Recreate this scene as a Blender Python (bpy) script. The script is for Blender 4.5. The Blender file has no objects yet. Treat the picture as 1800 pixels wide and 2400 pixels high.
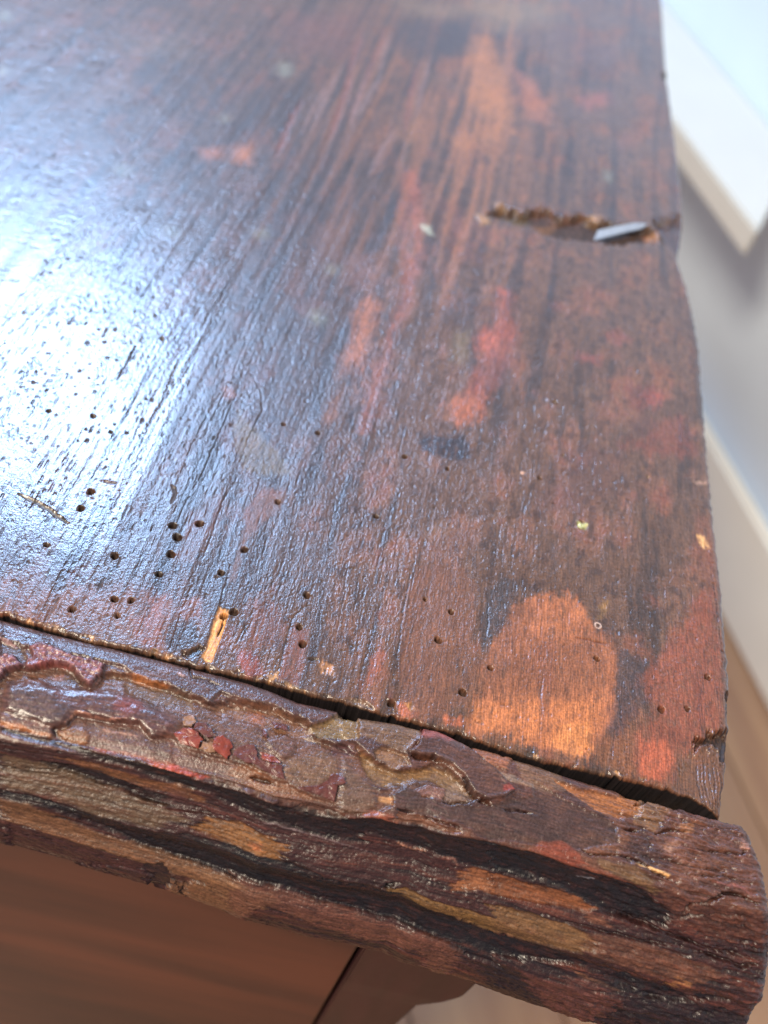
import bpy, math, random
import numpy as np
from mathutils import Vector, Matrix
sc = bpy.context.scene

# ------------------------------------------------------------------ camera
F, CX, CY, H = 2200., 900., 1200., .175          # focal length in photo pixels, centre, height over the table top
Yc = np.array([534, 2537, -F]); Yc /= np.linalg.norm(Yc)
Xc = np.array([.961, -.276, 0]); Xc -= Yc * Xc.dot(Yc); Xc /= np.linalg.norm(Xc)
Zc = np.cross(Xc, Yc)
R = np.stack([Xc, Yc, Zc], 0)
def ray(px, py): return R @ np.array([px - CX, -(py - CY), -F])
_d = ray(900, 1680); C = -(H / -_d[2]) * _d; C[2] = H
cd = bpy.data.cameras.new("camera"); cam = bpy.data.objects.new("camera", cd)
sc.collection.objects.link(cam); sc.camera = cam
M = Matrix([list(R[i]) + [C[i]] for i in range(3)] + [[0, 0, 0, 1]])
cam.matrix_world = M
cd.sensor_fit = 'VERTICAL'; cd.sensor_height = 36; cd.sensor_width = 27; cd.lens = F / 2400 * 36
cd.clip_start = .005; cd.clip_end = 20
cd.dof.use_dof = True
fwd = R @ np.array([0, 0, -1.])
cd.dof.focus_distance = float(np.dot(np.array([-.012, .016, 0]) - C, fwd))
cd.dof.aperture_fstop = cd.lens / 3.3

def atm(px, py, z=0.):
    "photo pixel -> point (mm) on the level z (mm)"
    d = ray(px, py); return (C + d * ((z / 1000 - C[2]) / d[2])) * 1000
def projm(P):
    "mm points (N,3) -> photo pixels"
    c = (np.asarray(P, float) / 1000 - C) @ R
    return CX + c[..., 0] / -c[..., 2] * F, CY - c[..., 1] / -c[..., 2] * F

# ------------------------------------------------------------------ world, lamps, exposure
w = bpy.data.worlds.new("World"); sc.world = w; w.use_nodes = True
bg = w.node_tree.nodes['Background']; bg.inputs[0].default_value = (.56, .57, .70, 1); bg.inputs[1].default_value = .30
sc.view_settings.view_transform = 'Standard'; sc.view_settings.look = 'None'
sc.view_settings.exposure = .42; sc.view_settings.gamma = 1
sc.cycles.use_denoising = True

def area(name, loc, target, sx, sy, power, col):
    l = bpy.data.lights.new(name, 'AREA'); l.shape = 'RECTANGLE'; l.size = sx; l.size_y = sy; l.energy = power; l.color = col
    o = bpy.data.objects.new(name, l); sc.collection.objects.link(o); o.location = loc
    o.rotation_euler = (Vector(target) - Vector(loc)).to_track_quat('-Z', 'Y').to_euler(); return o
hp = atm(110, 930) / 1000
vd = hp - C; vd /= np.linalg.norm(vd); rf = vd * np.array([1, 1, -1])
area("window_light", tuple(hp + rf * 2.0), tuple(hp), .40, .46, 36, (.40, .62, 1.0))
area("ceiling_light", (-.8, -.6, 1.5), (.3, .3, -.3), .5, .5, 37, (1.0, .86, .68))
hq = atm(800, 60) / 1000
vd = hq - C; vd /= np.linalg.norm(vd); rf = vd * np.array([1, 1, -1])
area("veil_fill", tuple(hq + rf * 3.0 + np.array([-1.3, 0, .3])), tuple(hq), 5.0, 1.8, 17, (.78, .79, 1.0))  # added unseen fill lamp for the pale veil on the top and wall
area("apron_fill", (-1.2, -.7, -.1), (-.2, 0, -.2), .5, .5, 2.3, (1.0, .72, .52))  # added low warm fill lamp, brightens the left of the apron

# ------------------------------------------------------------------ noise and painting helpers
_pr = np.random.RandomState(7); _perm = _pr.permutation(256).astype(np.int32); _perm = np.concatenate([_perm, _perm])
_ga = _pr.rand(256) * 2 * math.pi; _gx = np.cos(_ga).astype(np.float32); _gy = np.sin(_ga).astype(np.float32)
def noise(x, y, seed=0):
    "gradient noise about -1..1"
    x = np.asarray(x, np.float32) + np.float32(seed * 7.31 % 97); y = np.asarray(y, np.float32) + np.float32(seed * 3.77 % 89)
    ix = np.floor(x); iy = np.floor(y); fx = x - ix; fy = y - iy; ix = ix.astype(np.int32) & 255; iy = iy.astype(np.int32) & 255
    u = fx * fx * fx * (fx * (fx * 6 - 15) + 10); v = fy * fy * fy * (fy * (fy * 6 - 15) + 10)
    p0 = _perm[ix] + iy; p1 = _perm[(ix + 1) & 255] + iy
    def g(p, dx, dy):
        h = _perm[p & 255]; return _gx[h] * (fx - dx) + _gy[h] * (fy - dy)
    a, b, c, d = g(p0, 0, 0), g(p1, 1, 0), g(p0 + 1, 0, 1), g(p1 + 1, 1, 1)
    return ((a * (1 - u) + b * u) * (1 - v) + (c * (1 - u) + d * u) * v) * 1.5
def fbm(x, y, seed=0, o=4, g=.5):
    s = 0; a = 1; t = 0
    for i in range(o):
        s = s + a * noise(x * 2 ** i + 17.3 * i, y * 2 ** i - 9.1 * i, seed + i * 31); t += a; a *= g
    return s / t * 1.3
def ss(a, b, x):
    t = np.clip((x - a) / (b - a), 0, 1); return t * t * (3 - 2 * t)
def lin(c):
    c = np.array(c, float) / 255.; return np.where(c <= .04045, c / 12.92, ((c + .055) / 1.055) ** 2.4)
def sdf(x, y, P):
    "signed distance, inside negative"
    P = np.asarray(P, float); d = np.full(x.shape, 1e9); ins = np.zeros(x.shape, bool); n = len(P)
    for i in range(n):
        ax, ay = P[i]; bx, by = P[(i + 1) % n]; ex, ey = bx - ax, by - ay
        t = np.clip(((x - ax) * ex + (y - ay) * ey) / (ex * ex + ey * ey + 1e-12), 0, 1)
        d = np.minimum(d, (x - ax - t * ex) ** 2 + (y - ay - t * ey) ** 2)
        if ay != by:
            c = ((ay > y) != (by > y)) & (x < (bx - ax) * (y - ay) / (by - ay) + ax); ins ^= c
    d = np.sqrt(d); return np.where(ins, -d, d)
def dline(x, y, P, rad=None):
    "distance to polyline and parameter 0..1"
    d = np.full(x.shape, 1e9); tt = np.zeros(x.shape); n = len(P) - 1
    for i in range(n):
        ax, ay = P[i]; bx, by = P[i + 1]; ex, ey = bx - ax, by - ay
        t = np.clip(((x - ax) * ex + (y - ay) * ey) / (ex * ex + ey * ey + 1e-12), 0, 1)
        q = np.hypot(x - ax - t * ex, y - ay - t * ey); m = q < d
        d = np.where(m, q, d); tt = np.where(m, (i + t) / n, tt)
    return d, tt

class Skin:
    "colour, height and roughness painted over the surface coordinates (mm) of a mesh grid"
    def __init__(s, x, y, tomap):
        s.x, s.y, s.map = x, y, tomap; n = x.shape
        s.col = np.zeros(n + (3,)); s.h = np.zeros(n); s.ro = np.full(n, .4); s.bu = np.full(n, .5); s.st = (1., 1.)
        s.warps = {}; s.mott = 0.; s.fib = None; s.fibx = None; s.soft = 1.
    def warp(s, sc_, sx, sy):
        k = (sc_, sx, sy)
        if k not in s.warps:
            s.warps[k] = (fbm(s.x / (sc_ * sx), s.y / (sc_ * sy), 5, 4, .6), fbm(s.x / (sc_ * sx) + 40, s.y / (sc_ * sy), 9, 4, .6))
        return s.warps[k]
    def sel(s, P, m):
        P = np.asarray(P); return (s.x > P[:, 0].min() - m) & (s.x < P[:, 0].max() + m) & (s.y > P[:, 1].min() - m) & (s.y < P[:, 1].max() + m)
    def blob(s, pts, col=None, a=1., soft=.5, wp=.8, ws=3., h=None, hs=None, ro=None, bu=None, rim=0, mott=0, mm=False, add=False, fb=1):
        P = np.array([p if mm else s.map(*p) for p in pts])[:, :2]
        m = s.sel(P, wp * 2 + soft + 2.5)
        if not m.any(): return
        w1, w2 = s.warp(ws, *s.st)
        f1_, f2_ = s.warp(max(ws * .22, .7), *s.st)
        x = s.x[m] + w1[m] * wp * 1.5 + f1_[m] * min(wp, 1.4) * .9; y = s.y[m] + w2[m] * wp * 1.5 + f2_[m] * min(wp, 1.4) * .8 * s.st[1]
        if s.fib is not None: y = y + s.fib[m] * min(wp, 1.2) * 1.6 * fb
        if s.fibx is not None: x = x + s.fibx[m] * (1 + 5 * wp) * fb * ss(-4, 2, s.y[m])
        soft = soft * s.soft; d = sdf(x, y, P); k = 1 - ss(-soft, soft, d)
        mott = max(mott, s.mott)
        if mott: k2 = k * np.clip(1 - mott + mott * 2 * ss(-.35, .35, fbm(s.x[m] * .9 / s.st[0], s.y[m] * .9 / s.st[1], 77, 4, .6)), 0, 1)
        else: k2 = k
        if col is not None: s.col[m] += (lin(col) - s.col[m]) * (k2 * a)[:, None]
        if h is not None:
            kh = 1 - ss(-(hs or .2), (hs or .2), d)
            if add: s.h[m] += h * kh
            else: s.h[m] += (h - s.h[m]) * kh
        if rim: s.h[m] += rim * np.exp(-((d + .35) / .35) ** 2)
        if ro is not None: s.ro[m] += (ro - s.ro[m]) * k2 * a
        if bu is not None: s.bu[m] += (bu - s.bu[m]) * k2
    def line(s, pts, wd=.2, depth=.3, col=(25, 15, 12), a=.9, wob=.3, mm=False, ro=None, taper=True):
        P = np.array([p if mm else s.map(*p) for p in pts])[:, :2]
        m = s.sel(P, wd * 3 + wob * 2)
        if not m.any(): return
        w1, w2 = s.warp(2., *s.st)
        d, t = dline(s.x[m] + w1[m] * wob, s.y[m] + w2[m] * wob, P)
        wv = wd * (np.clip(np.sin(np.pi * np.clip(t, .02, .98)) * 1.6, .3, 1) if taper else 1) * (1 + .4 * noise(s.x[m] * 1.7, s.y[m] * 1.1, 3))
        k = 1 - ss(wv * .4, wv, d)
        s.h[m] -= depth * k
        if col is not None: s.col[m] += (lin(col) - s.col[m]) * (k * a)[:, None]
        if ro is not None: s.ro[m] += (ro - s.ro[m]) * k
    def hole(s, p, r=.9, depth=1.6, mm=False, col=(44, 24, 15), el=1.):
        q = p if mm else s.map(*p); q = (q[0], q[1]); m = s.sel([q], r * 3)
        dx = s.x[m] - q[0]; dy = s.y[m] - q[1]; th = np.arctan2(dy, dx)
        d = np.hypot(dx, dy * el) / (r * (1 + .07 * np.sin(2 * th + q[0]) + .05 * np.sin(3 * th + q[1])))
        k = 1 - ss(.78, 1.04, d); s.h[m] -= depth * k
        s.h[m] += .05 * np.exp(-((d - 1.15) / .15) ** 2)
        s.col[m] += (lin(col) - s.col[m]) * (k * .8)[:, None]; s.ro[m] += (.8 - s.ro[m]) * k

def crop(ox, oy, k): return lambda pts: [(ox + x * k, oy + y * k) for x, y in pts]
c1 = crop(0, 1430, .27125); c2 = crop(400, 1530, .27125); c3 = crop(800, 1640, .27125); c4 = crop(1150, 1700, .3918)
c5 = crop(0, 1750, .3918); c6 = crop(550, 1900, .3315)
cA = crop(0, 0, .5425); cB = crop(900, 0, .5425); cC = crop(0, 800, .5425); cD = crop(900, 800, .5425); cE = crop(900, 1500, .5425)
cF = crop(0, 0, 1.085)      # whole picture

# ------------------------------------------------------------------ mesh helper
def grid_mesh(name, P, mat, parent=None, col=None, ro=None, bu=None, flip=False, uv=None):
    "P (n,m,3) in mm"
    n, m = P.shape[:2]; me = bpy.data.meshes.new(name); V = (P.reshape(-1, 3) / 1000).astype(np.float32)
    i = np.arange(n * m, dtype=np.int32).reshape(n, m)
    q = np.stack([i[:-1, :-1], i[1:, :-1], i[1:, 1:], i[:-1, 1:]], -1).reshape(-1, 4)
    if flip: q = q[:, ::-1]
    me.vertices.add(n * m); me.vertices.foreach_set('co', V.ravel())
    me.loops.add(q.size); me.loops.foreach_set('vertex_index', q.ravel().astype(np.int32))
    me.polygons.add(len(q)); me.polygons.foreach_set('loop_start', np.arange(0, q.size, 4, dtype=np.int32))
    me.polygons.foreach_set('loop_total', np.full(len(q), 4, dtype=np.int32))
    me.polygons.foreach_set('use_smooth', np.ones(len(q), bool)); me.update(calc_edges=True)
    if col is not None:
        a = me.attributes.new('Col', 'FLOAT_COLOR', 'POINT'); c = np.ones((n * m, 4), np.float32); c[:, :3] = np.clip(col.reshape(-1, 3), 0, 1)
        a.data.foreach_set('color', c.ravel())
        for nm, ar in (('rough', ro), ('bumpy', bu)):
            a = me.attributes.new(nm, 'FLOAT', 'POINT'); a.data.foreach_set('value', ar.ravel().astype(np.float32))
    if uv is not None:
        a = me.attributes.new('grain', 'FLOAT_VECTOR', 'POINT'); a.data.foreach_set('vector', np.dstack([uv[0], uv[1], 0 * uv[0]]).reshape(-1, 3).astype(np.float32).ravel())
    me.materials.append(mat)
    o = bpy.data.objects.new(name, me); sc.collection.objects.link(o)
    if parent: o.parent = parent
    return o
def tag(o, label=None, cat=None, group=None, kind=None):
    for k, v in (('label', label), ('category', cat), ('group', group), ('kind', kind)):
        if v: o[k] = v
    return o

# ------------------------------------------------------------------ materials
def newmat(name):
    m = bpy.data.materials.new(name); m.use_nodes = True; nt = m.node_tree; return m, nt, nt.nodes['Principled BSDF']
def N(nt, t, **k):
    n = nt.nodes.new(t)
    for a, b in k.items():
        if a.startswith('i_'): n.inputs[int(a[2:])].default_value = b
        else: setattr(n, a, b)
    return n
def old_wood(name, gx, gy, coat=.6, coat_r=.2):
    "varnished wood: colour, gloss and roughness of relief come from the surface, fine grain from noise on its own grain coordinates (mm)"
    m, nt, b = newmat(name); L = nt.links.new
    col = N(nt, 'ShaderNodeAttribute', attribute_name='Col'); ro = N(nt, 'ShaderNodeAttribute', attribute_name='rough'); bu = N(nt, 'ShaderNodeAttribute', attribute_name='bumpy')
    g = N(nt, 'ShaderNodeAttribute', attribute_name='grain')
    mp = N(nt, 'ShaderNodeMapping'); mp.inputs['Scale'].default_value = (gx, gy, 1); L(g.outputs['Vector'], mp.inputs[0])
    n1 = N(nt, 'ShaderNodeTexNoise', noise_dimensions='2D'); n1.inputs['Scale'].default_value = 1; n1.inputs['Detail'].default_value = 2; n1.inputs['Roughness'].default_value = .65; L(mp.outputs[0], n1.inputs['Vector'])
    n2 = N(nt, 'ShaderNodeTexNoise', noise_dimensions='2D'); n2.inputs['Scale'].default_value = 1.9; n2.inputs['Detail'].default_value = 2; n2.inputs['Roughness'].default_value = .6; L(g.outputs['Vector'], n2.inputs['Vector'])
    r1 = N(nt, 'ShaderNodeMapRange'); r1.inputs[1].default_value = .3; r1.inputs[2].default_value = .7; r1.inputs[3].default_value = .62; r1.inputs[4].default_value = 1.32; L(n1.outputs[0], r1.inputs[0])
    r2 = N(nt, 'ShaderNodeMapRange'); r2.inputs[1].default_value = .3; r2.inputs[2].default_value = .7; r2.inputs[3].default_value = .75; r2.inputs[4].default_value = 1.25; L(n2.outputs[0], r2.inputs[0])
    mu = N(nt, 'ShaderNodeMath', operation='MULTIPLY'); L(r1.outputs[0], mu.inputs[0]); L(r2.outputs[0], mu.inputs[1])
    vm = N(nt, 'ShaderNodeVectorMath', operation='SCALE'); L(col.outputs['Color'], vm.inputs[0]); L(mu.outputs[0], vm.inputs['Scale'])
    L(vm.outputs[0], b.inputs['Base Color'])
    rr = N(nt, 'ShaderNodeMath', operation='MULTIPLY_ADD'); L(n2.outputs[0], rr.inputs[0]); rr.inputs[1].default_value = .25; rr.inputs[2].default_value = -.125
    ra = N(nt, 'ShaderNodeMath', operation='ADD'); ra.use_clamp = True; L(rr.outputs[0], ra.inputs[0]); L(ro.outputs['Fac'], ra.inputs[1]); L(ra.outputs[0], b.inputs['Roughness'])
    hs = N(nt, 'ShaderNodeMath', operation='MULTIPLY_ADD'); L(n1.outputs[0], hs.inputs[0]); hs.inputs[1].default_value = .5; L(n2.outputs[0], hs.inputs[2])
    hb = N(nt, 'ShaderNodeMath', operation='MULTIPLY'); L(hs.outputs[0], hb.inputs[0]); L(bu.outputs['Fac'], hb.inputs[1])
    bp = N(nt, 'ShaderNodeBump'); bp.inputs['Strength'].default_value = 1; bp.inputs['Distance'].default_value = .00012; L(hb.outputs[0], bp.inputs['Height'])
    L(bp.outputs[0], b.inputs['Normal']); L(bp.outputs[0], b.inputs['Coat Normal'])
    cw = N(nt, 'ShaderNodeMapRange'); cw.inputs[1].default_value = .35; cw.inputs[2].default_value = .6; cw.inputs[3].default_value = coat; cw.inputs[4].default_value = 0; L(ro.outputs['Fac'], cw.inputs[0])
    L(cw.outputs[0], b.inputs['Coat Weight']); b.inputs['Coat Roughness'].default_value = coat_r
    return m
def plain(name, c, rough=.5, var=.15, scale=(60, 60, 60), c2_=None, bump=0):
    m, nt, b = newmat(name); L = nt.links.new
    tc = N(nt, 'ShaderNodeTexCoord'); mp = N(nt, 'ShaderNodeMapping'); mp.inputs['Scale'].default_value = scale; L(tc.outputs['Object'], mp.inputs[0])
    n = N(nt, 'ShaderNodeTexNoise'); n.inputs['Scale'].default_value = 1; n.inputs['Detail'].default_value = 6; L(mp.outputs[0], n.inputs['Vector'])
    r = N(nt, 'ShaderNodeMapRange'); r.inputs[1].default_value = .35; r.inputs[2].default_value = .65; L(n.outputs[0], r.inputs[0])
    mx = N(nt, 'ShaderNodeMix', data_type='RGBA'); L(r.outputs[0], mx.inputs[0])
    a = lin(c); bb = lin(c2_) if c2_ else a * (1 + var); a2 = a if c2_ else a * (1 - var)
    mx.inputs[6].default_value = (*a2, 1); mx.inputs[7].default_value = (*bb, 1); L(mx.outputs[2], b.inputs['Base Color'])
    b.inputs['Roughness'].default_value = rough
    if bump:
        bp = N(nt, 'ShaderNodeBump'); bp.inputs['Distance'].default_value = bump; L(n.outputs[0], bp.inputs['Height']); L(bp.outputs[0], b.inputs['Normal'])
    return m
M_top = old_wood('old_varnished_board', 3.2, .22)
M_mould = old_wood('weathered_moulding_wood', 2.6, .25, coat=.4)
M_flake = plain('flaking_red_varnish', (120, 52, 38), .3, .3, (900, 900, 900), bump=.0002)
M_flake2 = plain('flaking_mauve_varnish', (88, 48, 42), .3, .3, (900, 900, 900), bump=.0002)
M_flake3 = plain('flaking_tan_varnish', (128, 88, 58), .4, .3, (900, 900, 900), bump=.0002)
M_dark = plain('dark_filler', (50, 24, 26), .5, .25, (40, 200, 400))
M_apron = plain('brown_apron_wood', (98, 50, 36), .5, .3, (8, 26, 34), (52, 24, 23))
M_leg = plain('dark_leg_wood', (52, 19, 23), .5, .25, (160, 160, 20), bump=.0003)
M_white = plain('cream_paint', (206, 201, 186), .45, .03, (8, 8, 8))
M_wall = plain('pale_wall_paint', (214, 230, 244), .7, .03, (5, 5, 5))
M_skirt = plain('white_skirting_paint', (240, 232, 212), .45, .03, (8, 8, 8))
M_floor = plain('floorboard_wood', (168, 128, 92), .45, .12, (4, 40, 4), (150, 110, 80))
M_splinter = plain('sheen_tinted_splinter', (150, 158, 168), .25, .1, (300, 300, 300))  # bluish grey imitates the window's reflection on the sliver

# ------------------------------------------------------------------ table
table = bpy.data.objects.new('antique_table', None); sc.collection.objects.link(table); table.location = (-.1, .2, -.7)
tag(table, 'old wooden table corner with worm-eaten, peeling dark varnished top and weathered front edge', 'table')
def adopt(o, p=table):
    o.parent = p; o.matrix_parent_inverse = Matrix.Translation(-Vector((-.1, .2, -.7))) if p is table else Matrix.Identity(4); return o

def curve_from(pts, key, val):
    A = np.array([atm(*p) for p in pts]); o = np.argsort(A[:, key]); return A[o, key], A[o, val]
# --- outlines on the top plane
front_px = [(0, 1440), (100, 1468), (200, 1500), (300, 1520), (400, 1545), (455, 1560), (541, 1580), (630, 1600), (725, 1627), (807, 1645), (881, 1667), (930, 1681), (981, 1695), (1079, 1722), (1247, 1777), (1334, 1796), (1442, 1820), (1551, 1847), (1627, 1869), (1703, 1918)]
back_px = [(0, 1453), (122, 1487), (271, 1522), (450, 1568), (563, 1597), (630, 1619), (698, 1648), (780, 1666), (850, 1686), (936, 1701), (987, 1716), (1025, 1722), (1077, 1748), (1180, 1776), (1269, 1804), (1345, 1831), (1486, 1874), (1632, 1907), (1687, 1921)]
right_px = [(1552, 0), (1562, 150), (1572, 230), (1585, 330), (1600, 450), (1604, 525), (1600, 560), (1590, 600), (1596, 625), (1612, 670), (1625, 720), (1640, 800), (1655, 977), (1665, 1100), (1680, 1250), (1693, 1356), (1705, 1500), (1714, 1600), (1716, 1680), (1712, 1760), (1708, 1800), (1700, 1860), (1693, 1915)]
fx, fy = curve_from(front_px, 0, 1); bx, by = curve_from(back_px, 0, 1); by = by + .9 * ss(-10, 40, bx) * (1 - ss(60, 70, bx)); ry, rx = curve_from(right_px, 1, 0)
def yfront(x): return np.interp(x, fx, fy, left=fy[0] + 0) - np.minimum(x - fx[0], 0) * .03
def yback(x): return np.interp(x, bx, by) - np.minimum(x - bx[0], 0) * .03
def xright(y): return np.interp(y, ry, rx)

# grid in (a, b): a = distance in from the right edge, b = distance in from the front edge
def axis(parts):
    out = [np.linspace(p, q, int(round((q - p) / st)), endpoint=False) for p, q, st in parts]; return np.concatenate(out + [np.array([parts[-1][1]])])
A = axis([(-16, 0, .8), (0, 195, .235), (195, 262, 1.), (262, 420, 6)])
B = axis([(-10, 0, .4), (0, 90, .235), (90, 160, .36), (160, 205, .6), (205, 250, .33), (250, 470, 1.)])
aa, bb = np.meshgrid(A, B, indexing='ij')
a0 = np.maximum(aa, 0); b0 = np.maximum(bb, 0)
yy = b0 + 0.; 
for _ in range(3):
    xx = xright(yy) - a0; yy = yfront(xx) + b0
bite = lambda cy, r, d: d * np.exp(-((yy - cy) / r) ** 2)
TS = Skin(xx, yy, lambda px, py: atm(px, py)[:2])
TS.st = (1., 2.2); TS.mott = .34; TS.soft = 1.7
kx = ss(25, -95, xx)
u = xx - (.045 * kx + .02 * ss(60, 200, yy)) * yy
swirl = 1.6 * np.exp(-(((xx + 30) / 14) ** 2 + ((yy - 62) / 16) ** 2))
u = u + swirl * .8
uu = u + .8 * fbm(xx * .05, yy * .02, 21, 3)

TS.fib = fbm(uu * 1.5, yy * .1, 44, 3, .7)
# base colours of the old finish, streaked along the grain
f1 = fbm(uu * .16, yy * .016, 1, 4, .6); f2 = fbm(uu * .9, yy * .03, 2, 4, .6); f3 = fbm(xx * .07, yy * .05, 3, 4, .55); f4 = fbm(xx * .35, yy * .22, 4, 4, .6)
base = lin((98, 65, 42)) * np.ones(xx.shape + (3,))
def mixc(c, k):
    global base
    base = base + (lin(c) - base) * np.clip(k, 0, 1)[..., None]
mixc((62, 43, 32), ss(-.1, -.5, f1) * .8)
mixc((126, 76, 44), ss(-.05, .45, f3 + f1 * .5) * .7)
mixc((124, 62, 36), ss(.15, .5, f3 * .6 + f4 * .5) * .5)
mixc((46, 32, 30), ss(.1, .5, -f4 + f1 * .4) * .5)
mixc((148, 88, 44), ss(.0, .5, noise(uu * .28, yy * .012, 23) + .4 * f2) * ss(110, 170, yy) * ss(-85, -50, xx) * ss(30, -5, xx) * .7); mixc((40, 28, 26), ss(.1, .5, -noise(uu * .28, yy * .012, 23)) * ss(110, 170, yy) * .5)
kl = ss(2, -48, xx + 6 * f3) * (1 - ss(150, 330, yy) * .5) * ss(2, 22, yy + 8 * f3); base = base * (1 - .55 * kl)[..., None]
base *= (1 + .22 * f2)[..., None]
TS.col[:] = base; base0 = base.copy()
TS.ro[:] = .36 + .05 * f3
TS.bu[:] = .55
# relief: cupping, slow waves and long grain ridges
TS.h += .08 * fbm(uu * .22, yy * .01, 11, 3) + (.016 + .018 * kx) * fbm(uu * .9, yy * .03, 12, 2, .5) + .05 * fbm(xx * .12, yy * .09, 13, 3)
TS.h += .022 * fbm(xx * .8, yy * .5, 14, 2, .6)

# ------------------------------------------------------------------ table top: wear, stains and scars placed one by one
g1 = crop(600, 0, .3617); g2 = crop(600, 600, .3617); g3 = crop(1100, 600, .3617); g4 = crop(1000, 1200, .4521); g5 = crop(500, 1150, .3315)
ORG, RED, TAN, OLV, DRK, GRY = (180, 98, 42), (146, 66, 52), (136, 88, 54), (98, 74, 46), (46, 32, 32), (74, 62, 60)
b = TS.blob
# upper blurred part
b(g1([(900, 0), (1659, 0), (1659, 120), (1300, 130), (1000, 100)]), (128, 98, 66), 0.6, 5, 4, 14)
b(g1([(870, 150), (1380, 130), (1420, 320), (1150, 400), (900, 330)]), (50, 40, 42), 0.8, 5, 4, 12)
b(g1([(200, 120), (700, 60), (640, 400), (250, 330), (100, 200)]), (96, 52, 42), 0.7, 6, 4, 14)
b(g1([(1420, 250), (1520, 240), (1600, 500), (1659, 620), (1659, 760), (1450, 740), (1400, 600), (1410, 400)]), (182, 107, 37), 0.61, 3, 3, 10)
b(g1([(1230, 370), (1310, 370), (1280, 520), (1210, 560)]), (167, 97, 46), 0.5, 3, 2, 8)
b(g1([(1250, 890), (1400, 850), (1600, 790), (1659, 850), (1560, 960), (1340, 990)]), (171, 102, 45), 0.54, 3, 3, 9)
b(g1([(980, 640), (1060, 640), (1040, 860), (980, 920), (940, 880)]), (169, 104, 46), 0.47, 3, 2, 9)
b(g1([(760, 740), (860, 690), (880, 900), (700, 1000), (640, 1000)]), (152, 91, 46), 0.4, 4, 3, 9)
b(g1([(960, 1120), (1040, 1100), (1080, 1300), (1080, 1659), (950, 1659), (980, 1300)]) + g2([(1050, 60), (1000, 300), (920, 450), (850, 640), (790, 900), (740, 1080), (700, 1130), (740, 900), (850, 560), (940, 300), (960, 60)]), (162, 78, 45), 0.68, 1.6, 1.4, 8)
b(g1([(1180, 1300), (1300, 1330), (1400, 1500), (1430, 1659), (1280, 1659), (1220, 1480)]), (139, 70, 42), 0.43, 4, 3, 8)
b(cB([(380, 230), (450, 170), (480, 300), (540, 440), (540, 560), (450, 600), (380, 470)]), (182, 107, 35), 0.36, 3, 3, 9)
b(cB([(550, 280), (620, 330), (700, 430), (700, 520), (650, 520), (590, 420)]), (182, 96, 42), 0.61, 3, 3, 8)
b(cB([(840, 430), (950, 400), (960, 440), (870, 470)]), (176, 78, 54), 0.54, 3, 2, 8)
b(cB([(1010, 590), (1070, 580), (1080, 620), (1030, 640)]), (148, 78, 54), 0.43, 3, 1, 8)
b(cB([(400, 0), (760, 0), (740, 90), (480, 130)]), (138, 110, 74), 0.6, 6, 4, 12)
b(cB([(760, 130), (1000, 200), (1000, 300), (900, 330), (780, 250)]), (96, 60, 52), 0.6, 5, 4, 12)
b(cB([(830, 290), (940, 290), (930, 380), (830, 370)]), (46, 40, 40), 0.7, 5, 3, 12)
b(cA([(380, 370), (540, 330), (560, 400), (400, 450)]), (122, 88, 74), 0.4, 5, 3, 10)
b(cA([(560, 180), (780, 160), (780, 240), (560, 240)]), (120, 98, 80), 0.4, 6, 3, 12)
b(cA([(860, 640), (960, 640), (950, 680), (890, 690)]), (176, 96, 46), 0.65, 2, 1, 7)
b(cA([(1010, 640), (1090, 620), (1080, 700), (1010, 700)]), (186, 104, 45), 0.68, 2, 1, 7)
b(cA([(700, 540), (800, 530), (790, 590), (720, 600)]), (120, 70, 46), 0.36, 5, 2, 8)
# grain streaks fanning through the upper middle
for i, (x0, y0, x1, y1, c) in enumerate([(700, 180, 560, 640, 0), (850, 190, 620, 760, 0), (1060, 380, 960, 880, 0), (880, 200, 800, 480, 1), (560, 430, 360, 860, 1), (640, 470, 480, 900, 0), (720, 470, 620, 820, 1), (1020, 900, 960, 1080, 2), (460, 560, 300, 860, 1), (900, 840, 740, 1150, 1), (820, 480, 680, 740, 1), (1130, 380, 1040, 760, 1), (300, 640, 130, 1020, 0)]):
    TS.line(g1([(x0, y0), ((x0 + x1) / 2 - 10, (y0 + y1) / 2), (x1, y1)]), 1.5, -.05 if c else .1, [(120, 60, 42), (128, 92, 82), (60, 50, 34)][c], .6, 1.0)
# middle
b(g2([(740, 240), (800, 330), (740, 500), (660, 700), (580, 700), (640, 480), (660, 320)]), (179, 100, 54), 0.73, 1.5, 1.4, 5, ro=.5)
b(g2([(580, 0), (840, 0), (780, 160), (700, 200), (540, 130)]), (118, 70, 46), 0.6, 3, 2, 6)
b(g2([(500, 920), (560, 860), (520, 1060), (470, 1090), (430, 1050)]), (139, 85, 56), 0.58, .9, .8, 4, ro=.5)
b(g2([(780, 960), (860, 880), (860, 1040), (760, 1060)]), (120, 65, 45), 0.5, 1.6, 1, 4)
b(g3([(200, 210), (270, 240), (260, 400), (310, 500), (280, 640), (180, 760), (120, 900), (60, 1000), (0, 900), (20, 760), (100, 640), (70, 520), (140, 460), (180, 330)]), (162, 70, 42), 0.63, 1.6, 1.6, 5, ro=.47)
b(g3([(80, 500), (180, 490), (210, 600), (160, 670), (70, 610)]), (190, 84, 44), 0.6, 2.4, 1.8, 5, mott=.5)
b(g3([(190, 215), (240, 215), (250, 255), (200, 260)]), (191, 89, 67), 0.58, .7, .4, 3)
b(g2([(1290, 900), (1500, 910), (1480, 1010), (1400, 1060), (1330, 1100), (1240, 1060), (1240, 980)]), (190, 96, 46), 0.72, 1.4, 1.6, 4, ro=.46, mott=.45)
b(g2([(1040, 1200), (1080, 1165), (1350, 1165), (1410, 1260), (1380, 1330), (1250, 1330), (1080, 1260)]), (34, 27, 32), .9, .8, .9, 4, ro=.38, bu=.5)
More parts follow.
